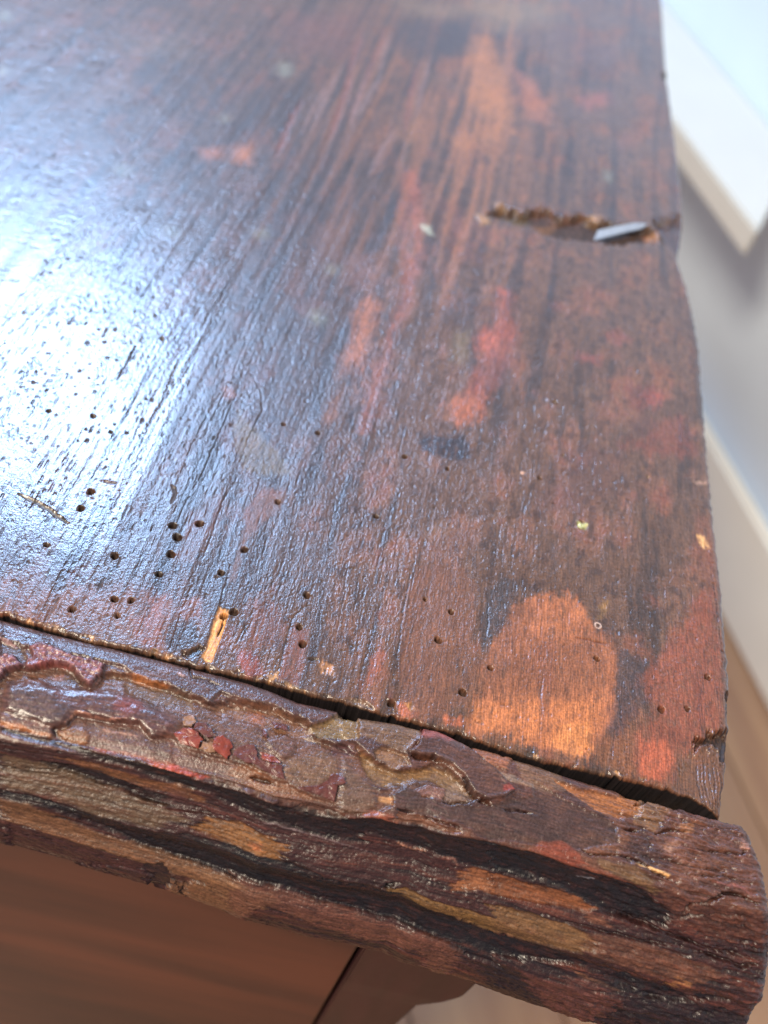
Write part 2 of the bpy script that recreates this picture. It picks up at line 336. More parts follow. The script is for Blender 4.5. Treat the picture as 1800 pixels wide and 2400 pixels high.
b(g2([(1180, 340), (1350, 200), (1500, 330), (1400, 480), (1150, 420)]), (52, 38, 32), 0.6, 3, 2, 6)
b(g2([(1290, 490), (1390, 490), (1340, 700), (1240, 680)]), (110, 90, 54), 0.7, 1.4, 1, 4)
b(g2([(1420, 700), (1659, 560), (1659, 820), (1500, 860)]), (100, 60, 48), 0.6, 2, 2, 5)
for P, c, a_ in [([(880, 490), (960, 480), (1040, 540), (980, 570), (900, 550)], (139, 65, 51), 0.58), ([(700, 640), (800, 640), (860, 650), (840, 710), (740, 680)], (154, 65, 49), 0.61), ([(540, 320), (610, 310), (620, 350), (560, 355)], (148, 72, 54), 0.5), ([(920, 600), (980, 620), (960, 670), (920, 660)], (139, 76, 51), 0.43),
               ([(1150, 890), (1230, 860), (1270, 920), (1230, 960), (1170, 965)], (191, 68, 45), 0.61), ([(700, 830), (780, 850), (800, 890), (740, 890)], (130, 93, 65), 0.43), ([(1000, 840), (1180, 850), (1180, 1000), (1050, 1000)], (116, 53, 39), 0.7),
               ([(760, 990), (880, 1000), (860, 1060), (780, 1080)], (117, 74, 57), 0.43), ([(960, 1210), (1100, 1180), (1250, 1050), (1400, 1030), (1460, 1270), (1300, 1300), (1100, 1260), (980, 1260)], (132, 57, 34), 0.54), ([(670, 1290), (780, 1200), (820, 1290), (760, 1370), (660, 1380)], (117, 61, 43), 0.43),
               ([(900, 1320), (980, 1300), (970, 1380), (910, 1370)], (130, 74, 51), 0.36), ([(1180, 1510), (1290, 1500), (1320, 1600), (1250, 1659), (1170, 1600)], (145, 72, 42), 0.54), ([(1100, 1010), (1200, 1060), (1180, 1180), (1060, 1140)], (92, 54, 46), 0.5)]:
    b(g3(P), c, a_, 1.2, 1.6, 4, mott=.5)
b(g3([(380, 1600), (700, 1250), (1000, 1280), (1000, 1500), (800, 1659), (500, 1659)]), (98, 60, 48), 0.45, 2.5, 2, 4, mott=.4)
b(g3([(1430, 1100), (1480, 1060), (1540, 1130), (1530, 1180)]), (139, 93, 62), 0.43, .6, .5, 3)
b(g3([(1440, 1460), (1550, 1465), (1540, 1480), (1470, 1480)]), (195, 148, 117), 0.65, .3, .3, 2)
b(g3([(330, 1395), (360, 1400), (350, 1415), (335, 1410)]), (230, 170, 130), 0.9, .25, .2, 2)
# light-coloured scraped triangle left of centre
b(cC([(1020, 290), (1130, 400), (1270, 570), (1160, 585), (1060, 560), (1010, 440)]), (112, 96, 74), 0.6, .5, .7, 3, ro=.5, h=-.04, hs=.4, add=True)
b(cC([(960, 200), (1000, 195), (1020, 240), (970, 245)]), (148, 85, 54), 0.58, .5, .4, 2)
b(cC([(1120, 640), (1230, 640), (1180, 700), (1110, 820), (1050, 830), (1060, 740)]), (112, 66, 51), 0.75, .4, .6, 3, ro=.48)
b(g5([(310, 20), (500, 20), (480, 120), (300, 280), (220, 420), (150, 640), (100, 640), (230, 270)]), (112, 78, 68), 0.7, .4, .5, 3, ro=.5)
# front left: reddish worn band
b(cC([(100, 1130), (300, 1060), (420, 1080), (560, 1060), (700, 1100), (760, 1160), (720, 1330), (520, 1290), (300, 1240), (120, 1190)]), (130, 76, 53), 0.43, 1.2, 1.4, 4, ro=.5, mott=.5)
b(cC([(640, 1110), (730, 1090), (720, 1200), (660, 1210)]), (148, 78, 54), 0.5, .6, .6, 3, ro=.5)
b(cC([(790, 1110), (860, 1100), (880, 1200), (800, 1220), (770, 1180)]), (139, 79, 59), 0.5, .4, .6, 3)
b(cC([(560, 1190), (690, 1200), (720, 1330), (600, 1310)]), (132, 65, 43), 0.5, .5, .6, 3)
b(cC([(740, 1220), (830, 1200), (870, 1290), (780, 1340), (720, 1340)]), (44, 36, 36), 0.8, .4, .5, 3)
b(cC([(1040, 1330), (1110, 1360), (1140, 1440), (1080, 1450), (1030, 1400)]), (145, 65, 45), 0.58, .4, .5, 3)
b(g5([(290, 770), (430, 790), (520, 900), (540, 960), (500, 1090), (300, 1120), (200, 1130), (230, 980)]), (117, 63, 42), 0.5, .6, .8, 3, ro=.47)
b(g5([(180, 1130), (290, 1140), (310, 1220), (270, 1330), (200, 1280), (170, 1190)]), (145, 63, 45), 0.58, .3, .4, 3)
b(g5([(560, 960), (680, 1000), (600, 1390), (470, 1330), (500, 1150)]), (120, 61, 35), 0.75, .4, .5, 3, ro=.5)
b(g5([(1170, 1110), (1225, 1130), (1200, 1250), (1110, 1390), (1070, 1380), (1110, 1190)]), (158, 76, 40), 0.61, .3, .5, 3, ro=.5)
b(g5([(760, 1230), (830, 1225), (840, 1290), (760, 1290)]), (226, 150, 80), 0.7, .35, .8, 2, h=-.1, add=True)
b(g5([(390, 1300), (450, 1295), (460, 1350), (400, 1350)]), (226, 160, 80), 0.7, .3, .7, 2)
b(g5([(470, 1340), (560, 1370), (620, 1410), (560, 1400)]), (167, 130, 78), 0.58, .2, .3, 2)
b(g5([(960, 1060), (1020, 1050), (1010, 1240), (960, 1250)]), (60, 52, 50), 0.6, .4, .5, 2, mott=.5)
b(g5([(1300, 1500), (1370, 1490), (1470, 1580), (1450, 1620), (1330, 1590)]), (191, 93, 42), 0.65, .25, .4, 2)
b(g5([(1350, 1500), (1400, 1500), (1430, 1550), (1390, 1550)]), (240, 160, 50), 0.95, .15, .2, 2)
b(g5([(960, 1470), (1080, 1490), (1130, 1540), (1000, 1530)]), (130, 104, 84), 0.8, .3, .4, 2, h=-.5, hs=.3, add=True)
b(g5([(1220, 1480), (1300, 1480), (1290, 1600), (1190, 1570)]), (58, 44, 34), 0.8, .4, .4, 2, h=-.6, hs=.4, add=True)
b(g5([(1300, 340), (1659, 280), (1659, 560), (1450, 560), (1430, 400)]), (116, 70, 43), 0.4, 1.5, 1.2, 4)
b(g5([(1450, 270), (1659, 190), (1659, 310), (1520, 340)]), (130, 85, 48), 0.43, .6, .8, 3)
b(g5([(1430, 560), (1560, 540), (1659, 600), (1659, 1659), (1400, 1600), (1310, 1300), (1330, 1000), (1370, 700)]), (118, 66, 32), 0.75, .5, .7, 3, ro=.48, mott=.25)
b(g4([(0, 240), (160, 260), (260, 380), (240, 700), (280, 800), (220, 1000), (0, 1050)]), (114, 66, 34), 0.75, .5, .8, 3, ro=.47, mott=.25)
# lower right: bare orange wood
b(g4([(300, 480), (370, 330), (480, 360), (420, 540), (330, 700), (290, 740), (270, 560)]), (64, 54, 52), .85, .4, .8, 3)
b(g4([(440, 550), (520, 440), (640, 400), (720, 430), (830, 510), (880, 600), (970, 680), (960, 900), (940, 1100), (880, 1250), (800, 1290), (540, 1200), (210, 1130), (230, 1020), (280, 900), (310, 740), (370, 690)]), ORG, .8, .7, 2.0, 7, ro=.5, bu=.35, h=-.05, hs=.5, add=True)
b(g4([(420, 660), (600, 640), (880, 640), (960, 700), (960, 880), (800, 940), (600, 960), (300, 960), (280, 820), (350, 740)]), (118, 66, 32), .7, 2.2, 1.6, 4, ro=.45, mott=.25)
b(g4([(250, 1020), (360, 980), (700, 980), (880, 980), (900, 1120), (820, 1250), (560, 1190), (230, 1120)]), (200, 110, 35), .65, 1.4, 1.4, 3)
b(g4([(720, 1100), (840, 1090), (860, 1230), (780, 1270), (640, 1200)]), (214, 124, 40), .7, .5, .6, 2)
b(g4([(910, 460), (940, 460), (935, 550), (890, 560), (890, 500)]), (150, 104, 40), .8, .3, .3, 2)
b(g4([(990, 700), (1130, 770), (1150, 1000), (1000, 1140), (940, 1150), (980, 900)]), (68, 52, 50), .8, .5, .8, 3)
b(g4([(1000, 640), (1120, 640), (1180, 780), (1100, 760), (1010, 700)]), (130, 68, 36), .6, .8, 1, 3, mott=.4)
b(g4([(1120, 860), (1240, 700), (1340, 560), (1420, 400), (1500, 420), (1540, 900), (1540, 1120), (1400, 1180), (1300, 1280), (1260, 1400), (1100, 1370), (1100, 1150), (1180, 1080)]), (140, 65, 31), .75, 1.0, 1.2, 4, ro=.46, mott=.3)
b(g4([(1100, 1180), (1240, 1190), (1280, 1290), (1200, 1390), (1100, 1360)]), (182, 82, 34), .8, .6, .7, 3)
b(g4([(930, 1150), (1060, 1160), (1080, 1360), (900, 1310), (880, 1260)]), (130, 74, 34), .7, .5, .6, 3, mott=.3)
b(g4([(1400, 20), (1480, 20), (1500, 400), (1440, 420), (1380, 150)]), (130, 67, 34), .5, 1, 1, 4)
b(g4([(1405, 120), (1440, 130), (1462, 185), (1430, 190)]), (250, 180, 90), .9, .3, .45, 2)
b(g4([(90, 1060), (180, 1060), (180, 1110), (100, 1100)]), (190, 92, 39), .8, .3, .4, 2)
b(g4([(860, 430), (1000, 600), (1000, 760), (940, 700), (900, 600)]), (74, 50, 38), .6, .8, 1.4, 4, mott=.5); b(g4([(500, 440), (420, 560), (330, 700), (300, 880), (350, 900), (420, 700), (560, 520)]), (96, 58, 36), .6, 1, 1.6, 4, mott=.6); b(g4([(600, 700), (640, 640), (660, 900), (620, 1180), (590, 1180)]), (120, 62, 34), .5, .8, 1.2, 4, mott=.5)
# tiny pale ring
q = TS.map(*g4([(888, 588)])[0]); m = TS.sel([q], 3); dd = np.hypot(TS.x[m] - q[0], TS.y[m] - q[1]); kk = np.exp(-((dd - .72) / .13) ** 2); TS.col[m] += (lin((235, 195, 170)) - TS.col[m]) * kk[:, None]; TS.h[m] += .08 * kk
# eaten hollow near the right edge
b(g4([(1380, 1230), (1400, 1180), (1480, 1150), (1600, 1130), (1600, 1310), (1540, 1290), (1520, 1210), (1430, 1200)]), (30, 20, 20), .9, .4, .7, 2, h=-2.2, hs=.5, add=True, ro=.7)
b(g4([(1380, 1250), (1500, 1230), (1560, 1330), (1560, 1600), (1420, 1520), (1280, 1440), (1300, 1380)]), (112, 67, 36), .7, .6, .8, 2, ro=.55, h=-.5, hs=.8, add=True)
for k in range(7): TS.line(g4([(1400 + k * 20, 1260 + k * 8), (1410 + k * 22, 1400), (1440 + k * 16, 1520)]), .16, .35, (60, 34, 28), .8, .5)
# dark bites on the right rim
b(cB([(1205, 320), (1260, 310), (1262, 365), (1215, 350)]), (22, 20, 18), .95, .6, .6, 3, h=-2.5, hs=1, add=True)
b(g4([(1555, 930), (1640, 930), (1640, 1110), (1570, 1080)]), (30, 18, 18), .9, .3, .5, 2, h=-1.5, hs=.4, add=True)
b(cB([(1180, 960), (1340, 930), (1340, 1110), (1260, 1080), (1200, 1030)]), (58, 36, 34), .85, 2.0, 1.4, 4, h=-2.2, hs=2.5, add=True)
# the split across the board
split = cB([(455, 925), (520, 895), (600, 915), (700, 905), (760, 945), (830, 930), (900, 950), (1000, 965), (1150, 985), (1185, 1000), (1160, 1040), (1000, 1050), (900, 1042), (800, 1025), (700, 1010), (640, 970), (520, 950)])
b(split, (56, 38, 26), .95, 1.2, 1.3, 6.0, fb=0, h=-2.6, hs=1.5, add=True, ro=.7)
b(cB([(500, 915), (620, 925), (680, 985), (560, 955)]), (92, 74, 44), .9, .8, .8, 3)
b(cB([(640, 960), (760, 950), (700, 1010), (660, 1000)]), (120, 74, 23), .8, .8, .8, 3)
b(cB([(1130, 1000), (1190, 990), (1190, 1050), (1140, 1040)]), (150, 86, 33), .9, .6, .4, 3)
for P in [[(400, 930), (450, 930), (450, 965), (410, 970)], [(480, 875), (515, 880), (510, 900), (485, 900)], [(880, 930), (940, 935), (930, 955), (890, 955)], [(1150, 1000), (1185, 1000), (1185, 1030), (1160, 1030)]]:
    b(cB(P), (190, 135, 71), .75, .9, .8, 3, ro=.35, h=.2, hs=.8, add=True)
TS.line(cB([(100, 770), (250, 800), (380, 860), (440, 900)]), .6, .06, (90, 70, 64), .3, .9)
b(cB([(155, 970), (200, 975), (215, 1020), (170, 1000)]), (190, 197, 170), .7, .7, .4, 3, ro=.3)
b(cB([(950, 730), (985, 740), (980, 790), (950, 780)]), (130, 133, 113), .5, 1, .5, 3)
# pale specks in the blurred upper left
for P in [(20, 70, 22), (10, 305, 16), (970, 510, 12), (1230, 300, 34), (1370, 1370, 26), (1440, 1165, 16), (1130, 1010, 20), (740, 1000, 18), (530, 735, 20)]:
    x, y, r = P; b(cA([(x + r * .8 * math.cos(t), y + r * .8 * math.sin(t)) for t in np.arange(0, 6.28, .7)]), (160, 171, 148), .4, 2.2, 1.0, 3, ro=.3)
# yellow splinter scar at the front edge
b(cC([(945, 1150), (990, 1170), (960, 1260), (930, 1340), (910, 1395), (870, 1370), (905, 1290), (925, 1210)]), (236, 156, 66), 1., .15, .25, 1.5, ro=.55, bu=.5, h=-.35, hs=.15, add=True)
TS.line(cC([(965, 1200), (955, 1240), (940, 1275)]), .32, .8, (20, 12, 8), 1, .15)
b(cC([(780, 1350), (860, 1320), (890, 1330), (820, 1370)]), (28, 20, 16), .8, .2, .3, 2, h=-.8, add=True)
# ragged pale fibres along the front edge
rng = random.Random(4)
for i in range(60):
    px = rng.uniform(0, 1680); py = np.interp(px, [p[0] for p in front_px], [p[1] for p in front_px]) - rng.uniform(2, 9)
    r = rng.uniform(3, 9); b([(px - r, py - r * .5), (px + r, py - r * .2), (px + r * .8, py + r * .6), (px - r * .6, py + r * .5)], rng.choice([(214, 150, 84), (60, 44, 30), (150, 110, 70), (44, 30, 24), (50, 34, 28)]), .8, .15, .3, 1.2, h=-.25, add=True)
# gouges and cracks
TS.line(cC([(80, 655), (130, 685), (190, 710), (240, 750), (295, 785)]), .55, .35, (92, 84, 70), .8, .4, ro=.6)
TS.line(cC([(440, 605), (510, 615)]), .4, .25, (90, 84, 80), .7, .3, ro=.6)
TS.line(cC([(740, 620), (760, 660), (740, 700)]), .4, .3, (70, 64, 66), .7, .3, ro=.6)
TS.line(g5([(670, 1190), (740, 1195)]), .3, .5, (40, 24, 18), .9, .1)
TS.line(g4([(770, 650), (850, 665), (960, 690)]), .25, .3, (110, 47, 17), .8, .2)
cracks = [(cC, [(205, 540), (160, 630), (100, 725)], .2), (cC, [(980, 180), (900, 310), (830, 450), (780, 580), (750, 650)], .3), (cC, [(1050, 130), (1010, 260), (950, 400), (880, 560), (800, 700)], .3), (cC, [(1080, 130), (1130, 220), (1135, 300), (1080, 400), (1040, 520)], .3),
          (cC, [(1040, 560), (960, 700), (900, 880), (850, 1000)], .2), (cC, [(590, 10), (540, 110), (500, 180)], .45), (cC, [(780, 60), (700, 260), (620, 400)], .35), (cC, [(1000, 950), (960, 1100), (950, 1150)], .22),
          (cC, [(840, 1030), (780, 1180), (740, 1310), (725, 1345)], .28), (cC, [(720, 1190), (690, 1260), (670, 1330)], .28), (cC, [(650, 1130), (600, 1260), (590, 1310)], .2), (cC, [(560, 1040), (490, 1200), (450, 1290)], .16), (cC, [(240, 1040), (190, 1160), (150, 1230)], .18),
          (g5, [(640, 820), (560, 900), (520, 1060), (480, 1200), (450, 1300)], .34), (g5, [(740, 560), (700, 700), (670, 790), (600, 880)], .2), (g5, [(870, 30), (840, 200), (810, 380)], .18), (g5, [(1450, 340), (1410, 560), (1370, 700), (1330, 960), (1300, 1180), (1310, 1480)], .22), (g5, [(310, 780), (240, 960), (180, 1100)], .18),
          (g4, [(315, 450), (315, 560), (305, 660)], .22), (g4, [(850, 920), (870, 1040), (880, 1180)], .16), (g4, [(980, 900), (1005, 1040), (1030, 1180), (1050, 1300)], .2), (g4, [(1455, 190), (1490, 420), (1530, 700), (1555, 840)], .25), (g4, [(1480, 300), (1510, 560), (1540, 800)], .18), (cD, [(150, 850), (120, 1000), (80, 1160), (60, 1390)], .2), (cD, [(450, 1120), (440, 1290)], .18)]
for cr, P, wd in cracks: TS.line(cr(P), wd * .5, wd * .8, (36, 25, 24), .6, .3)
# procedural drying checks along the grain
for sd, fq, thr, dp in ((51, .55, .035, .16), (52, 1.3, .03, .09)):
    n_ = np.abs(noise(uu * fq, yy * .018, sd)); gate = ss(.0, .35, fbm(xx * .06, yy * .035, sd + 3, 3)); far = 1 - ss(120, 220, yy) * .7
    k = (1 - ss(thr * .3, thr, n_)) * gate * far; TS.h -= dp * k; TS.col *= (1 - .45 * k)[..., None]
# blistered crackle of the old finish (strongest through the middle)
bl = ss(-60, -10, xx) * (1 - ss(150, 230, yy) * .6) * ss(8, 26, yy); bl = np.clip(bl * (.5 + .9 * ss(-.3, .4, f4 + f3)), 0, 1.2)
cr = fbm(xx * .95 + .4 * f4, yy * .6, 61, 2, .5); TS.h += bl * .08 * np.abs(cr) * 1.6
TS.bu += .35 * bl
# small dark pits everywhere the finish has worn
for sd, dn, rr_ in ((71, 1.0, .2), (72, .45, .35)):
    nn = noise(xx * dn * 2.2, yy * dn * 1.2, sd); k = ss(.62, .72, nn) * ss(-.2, .3, fbm(xx * .05, yy * .03, sd, 3)); TS.h -= rr_ * .6 * k; TS.col *= (1 - .4 * k)[..., None]; TS.ro += .12 * k
# furniture-beetle holes
holes = [(cC, 391, 650, .95), (cC, 348, 722, .85), (cC, 747, 797, 1.), (cC, 862, 789, 1.), (cC, 766, 847, 1.1), (cC, 738, 921, 1.), (cC, 201, 880, .65), (cC, 495, 928, .9), (cC, 687, 1008, .8), (cC, 955, 1001, .8), (cC, 1055, 902, .85), (cC, 1200, 694, .8), (cC, 310, 1159, .85), (cC, 494, 1116, .85), (cC, 566, 1120, .8), (cC, 507, 1186, .65),
         (cC, 1010, 1171, 1.), (cC, 966, 1186, .9), (cC, 1293, 1235, .8), (cC, 1307, 1309, .95), (cC, 1325, 1098, .85), (cC, 1624, 757, .7), (cC, 1225, 360, .6), (cC, 1373, 398, .7), (cC, 210, 301, .55), (cC, 402, 322, .7), (cC, 478, 392, .5), (cD, 90, 500, .75), (cD, 275, 552, .65), (cD, 738, 262, .7), (cD, 775, 493, .5), (cD, 672, 592, .7),
         (cD, 1140, 587, .5), (cD, 178, 1115, .5), (cD, 290, 1170, .75), (cD, 234, 1292, .95), (cD, 461, 1412, .75), (cD, 920, 1372, .8), (cD, 1398, 1452, .9), (g4, 187, 937, 1.), (g4, 1219, 1027, 1.05), (g4, 1352, 1021, .8), (g4, 1570, 960, .8), (g5, 1262, 1500, .9), (g5, 1498, 770, .5), (cA, 700, 1465, .6), (cE, 878, 468, .35), (cE, 1440, 400, .5)]
for cr, x, y, r in holes: TS.hole(TS.map(*cr([(x, y)])[0]), r * .92, 1.5, mm=True)
# nail dimple
q = TS.map(*cD([(855, 795)])[0]); TS.hole(q, 1.5, .7, mm=True, col=(50, 40, 30)); TS.blob(cD([(835, 775), (880, 790), (870, 808), (840, 800)]), (190, 187, 110), .9, .25, .3, 1.5, ro=.25, h=.45, add=True)
TS.hole(TS.map(*cD([(705, 255)])[0]), .5, -.35, mm=True, col=(190, 190, 215))
# grime and remains of finish break up every worn patch
kk = ss(.05, .55, fbm(xx * .5, yy * .22, 91, 5, .7) + .35 * TS.fib) * .55; TS.col += (base0 * .8 - TS.col) * kk[..., None]
kk = ss(.2, .7, fbm(xx * 1.4, yy * .8, 92, 4, .7)) * .4; TS.col *= (1 - kk)[..., None]
TS.col *= (1 + .30 * fbm(uu * 1.2, yy * .16, 93, 4, .7) + .15 * fbm(xx * .16, yy * .1, 94, 3))[..., None]
kk = ss(.25, .6, fbm(xx * .8, yy * .5, 95, 4, .7)) * .35; TS.col += (lin((150, 100, 72)) - TS.col) * (kk * ss(-10, 30, xx))[..., None] * .6
lum = TS.col.mean(-1, keepdims=True); TS.col += (lum - TS.col) * .14
# glossy polished zone at the left, matt where the finish is scraped
kz = ss(-66.3, -68.8, xx - .02 * yy + .5 * noise(uu * .6, yy * .05, 45)) * ss(8, 34, yy + 4 * f3) * (1 - ss(90, 190, yy))
fl = noise(uu * 1.5, yy * .14, 46) + .5 * noise(uu * 3.1, yy * .5, 47); pk = ss(.58, .74, fl + .25 * fbm(xx * .08, yy * .05, 48, 3)) * ss(-30, -60, xx); TS.h -= .06 * pk; TS.ro += .22 * pk; TS.col *= (1 - .3 * pk)[..., None]
TS.ro -= .13 * kz; TS.bu -= .25 * kz
TS.ro[:] = np.clip(TS.ro, .12, .9)

rr2 = 1.8
def drop(d, r): # rounded arris then a straight side
    dn = np.clip(d, 0, None); t = np.clip(dn / r, 0, 1); return r * (1 - np.sqrt(np.clip(1 - (1 - t) ** 2, 0, 1)))
rimr = np.where(yy < 60, 1.4, 2.2)
z = TS.h.copy() - .0
edge_fade = np.clip(np.minimum(a0 / 1.0, b0 / .6), 0, 1)
z *= .3 + .7 * edge_fade
z -= drop(a0, 2.0) + drop(b0, .55 + .35 * (noise(xx * .4, 0 * xx, 8) + .5)) + np.minimum(aa, 0) * -1. + np.minimum(bb, 0) * -1.
# the front edge and the right rim are ragged
rag = (fbm(xx * .9, 0 * xx, 33, 4) * .35 + .5 * ss(.25, .6, noise(xx * .35, 0 * xx, 35))) * (1 - ss(0, 2.5, b0))
ragx = (fbm(yy * .35, 0 * yy, 36, 4) * .45) * (1 - ss(0, 3, a0))
PX = xx + ragx; PY = yy + rag
side = ss(.2, -.6, bb); TS.col += (lin((26, 18, 20)) - TS.col) * side[..., None]; TS.ro += .3 * side  # front side face darkened in its colour to deepen the gap's shade
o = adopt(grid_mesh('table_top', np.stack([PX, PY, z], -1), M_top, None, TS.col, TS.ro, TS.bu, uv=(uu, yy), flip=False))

# ------------------------------------------------------------------ front edge moulding: a swept profile, tapering to the left
PF_B = np.array([(1.2, -9), (.9, -5), (.3, -1.6), (-.2, -.9), (-1.2, -.55), (-6, -.7), (-11, -1.1), (-16, -1.9), (-18.6, -3.0)])      # back edge to arris
PF_F = np.array([(0, 0), (-.55, -.9), (-1.0, -2.6), (-2.4, -6), (-4.2, -8.6), (-7.2, -10.6), (-10.5, -13.6), (-10.9, -15.4), (-10.7, -18.2), (-12.2, -21.4), (-14.1, -23), (-15.6, -27), (-16.4, -31), (-16.2, -34.4), (-13.5, -36.5), (-5, -36.8)])
KX = [-80, -50, 12, 45, 75]
def arris_y(x): return np.interp(x, KX, [-23.5, -21.2, -18.0, -16.8, -16.2])
def sc_f(x): return np.interp(x, KX, [.66, .80, .98, 1.05, 1.08])
def rs(P, n):
    d = np.concatenate([[0], np.cumsum(np.hypot(*np.diff(P, axis=0).T))]); t = np.linspace(0, d[-1], n)
    def cr(v):   # monotone smooth resample
        return np.interp(t, d, v)
    q = np.stack([cr(P[:, 0]), cr(P[:, 1])], -1); return q, t
def smooth(q, w):
    k = np.exp(-np.linspace(-2, 2, 2 * w + 1) ** 2); k /= k.sum(); p = np.pad(q, ((w, w), (0, 0)), mode='edge')
    r = np.stack([np.convolve(p[:, i], k, 'valid') for i in (0, 1)], -1); r[0], r[-1] = q[0], q[-1]; return r
qb, tb = rs(PF_B, 120); qf, tf = rs(PF_F, 230)
qb = smooth(qb, 4); qf = smooth(qf, 4)
NB = len(qb)
vv = np.concatenate([tb - tb[-1], tf[1:]])                                  # 0 at the arris, negative behind, positive down the front
def mould(x, i=None):
    "smooth surface (…, len(vv), 3) in mm for x (…)"
    x = np.asarray(x, float)[..., None]; yb = yback(x)
    ay = arris_y(x); s1 = ay / PF_B[-1, 0]
    Yb = yb + np.where(qb[:, 0] < 0, qb[:, 0] * s1, qb[:, 0]); Zb = qb[:, 1] + 0 * x
    k = sc_f(x); Yf = yb + ay + qf[1:, 0] * k; Zf = PF_B[-1, 1] + qf[1:, 1] * k
    Yc_ = np.concatenate([Yb, Yf], -1); Zc_ = np.concatenate([Zb, Zf], -1)
    return np.stack([x + 0 * Yc_, Yc_, Zc_], -1)
sil = [(1690, 1916), (1712, 1926), (1736, 1934), (1757, 1975), (1772, 2010), (1785, 2050), (1792, 2100), (1796, 2160), (1796, 2230), (1792, 2290), (1783, 2330), (1760, 2375), (1735, 2420), (1725, 2480)]
xs_ = np.arange(55, 100, .25); Gx = mould(xs_); sx_, sy_ = projm(Gx)
lim = np.interp(sy_, [p[1] for p in sil], [p[0] for p in sil])
xend = np.array([xs_[np.argmax(sx_[:, j] > lim[:, j])] if (sx_[:, j] > lim[:, j]).any() else 82 for j in range(len(vv))])

_jv = len(vv) - 60; xend[_jv:] = xend[_jv] - .06 * np.arange(60)
xend[:12] = xend[12]
xend = np.clip(np.convolve(np.pad(xend, 8, mode='edge'), np.ones(17) / 17, 'valid'), 70, 90)
# lookup from photo pixel to surface coordinates
lx = np.arange(-110, 90, .5); LG = mould(lx); lpx, lpy = projm(LG)
lj = np.arange(len(vv)); vis = (lj > 12) & (lj < len(vv) - 22)
lpx2 = np.where(vis, lpx, 1e6)
def msurf(px, py):
    d = (lpx2 - px) ** 2 + (lpy - py) ** 2; i, j = np.unravel_index(np.argmin(d), d.shape); return (lx[i], vv[j])
MX = axis([(-260, -112, 2.5), (-112, 90, .26)])
SPX = 3.2                                                                   # rounding length at the end
TT = np.concatenate([MX[MX < 80], np.linspace(80, 80 + SPX + 3, 26)[1:]])
# stretch every row so that it ends at its own xend
tt_, jj_ = np.meshgrid(TT, np.arange(len(vv)), indexing='ij')
xe_ = xend[jj_]; s0 = xe_ - 80
xw = tt_ + s0 * ss(40, 80, np.minimum(tt_, 80)); over = np.clip(tt_ - (80 - 1.5), 0, None)
r_e = 3.0; th = np.clip(over / (SPX + 1.5), 0, 1) * math.pi / 2
xpos = np.where(over > 0, (80 - 1.5) + s0 + r_e * np.sin(th) - (r_e - 1.5) * 0, xw); inset = r_e * (1 - np.cos(th)) + np.clip(tt_ - 80 - SPX + 1.5, 0, None) * 7
MS = Skin(xw, np.broadcast_to(vv, xw.shape) * 1., msurf)
MS.st = (2.4, 1.); MS.mott = .32
mx, mv = MS.x, MS.y
n1 = fbm(mx * .03, mv * .6, 101, 4, .6); n2 = fbm(mx * .12, mv * 1.8, 102, 4, .6); n3 = fbm(mx * .12, mv * .12, 103, 4); n4 = fbm(mx * .5, mv * .8, 104, 4, .6)
fr = ss(-.3, .8, mv); MS.fibx = fbm(mx * .05, mv * 1.3, 105, 3, .6)
base = lin((84, 52, 42)) * np.ones(mx.shape + (3,)) * (1 - fr)[..., None] + lin((58, 30, 28)) * fr[..., None]
mixc((116, 74, 50), ss(.0, .45, n3 + .4 * n1) * .6 * (1 - fr)); mixc((52, 36, 34), ss(.0, .45, -n3 + .4 * n2) * .6 * (1 - fr))
mixc((104, 54, 38), ss(.1, .5, n1) * .55 * fr); mixc((24, 15, 17), ss(.0, .4, -n1 + .3 * n2) * .7 * fr)
base *= (1 + .25 * n2)[..., None]
MS.col[:] = base; MS.ro[:] = .40 + .06 * n3; MS.bu[:] = .9; mbase0 = base.copy()
MS.h += .12 * n1 * (.4 + fr) + .07 * n2 + .07 * n3 + .05 * n4
S = MS.blob
# ledge of intact finish along the joint
ledge = c1([(0, 40), (400, 130), (800, 240), (1200, 330), (1659, 460)]) + c2([(600, 200), (1000, 310), (1400, 430), (1659, 520)]) + c3([(500, 160), (700, 220), (700, 330), (600, 440), (570, 450), (600, 560), (450, 600), (270, 510), (130, 370), (0, 360)]) + c2([(1550, 790), (1430, 800), (1250, 750), (1240, 690), (1190, 605), (950, 500), (700, 430), (540, 385), (430, 350), (340, 445), (280, 400), (0, 318)]) + c1([(1300, 620), (1150, 560), (1080, 500), (1000, 480), (800, 440), (500, 350), (370, 290), (260, 330), (200, 340), (130, 300), (0, 245)])
S(c1([(-60, 500), (0, 480), (230, 500), (500, 470), (650, 520), (690, 620), (790, 690), (900, 560), (1150, 560), (1659, 720)]) + c2([(340, 450), (540, 400), (950, 510), (1190, 610), (1250, 750), (1500, 800)]) + c3([(270, 520), (450, 605), (600, 600), (850, 545), (950, 600), (1080, 730), (1180, 850), (1050, 900), (700, 860), (460, 800), (440, 900), (300, 1000), (0, 1030)]) + c2([(1250, 1430), (860, 1290), (300, 1120), (0, 1010)]) + c1([(1300, 1330), (900, 1240), (430, 1110), (-60, 990)]), (92, 62, 46), .75, .5, .5, 4, h=-.75, hs=.25, ro=.45)
S(ledge, (74, 50, 44), .85, .3, .3, 4, h=.35, hs=.13, rim=.12, ro=.40)
S(c1([(0, 130), (350, 270), (500, 330), (1100, 470), (1140, 520), (700, 400), (330, 280), (200, 330), (0, 230)]), (70, 52, 52), .8, .5, .4, 3, ro=.28)
S(c1([(0, 90), (300, 170), (200, 190), (0, 150)]), (96, 72, 58), .6, .4, .4, 3)
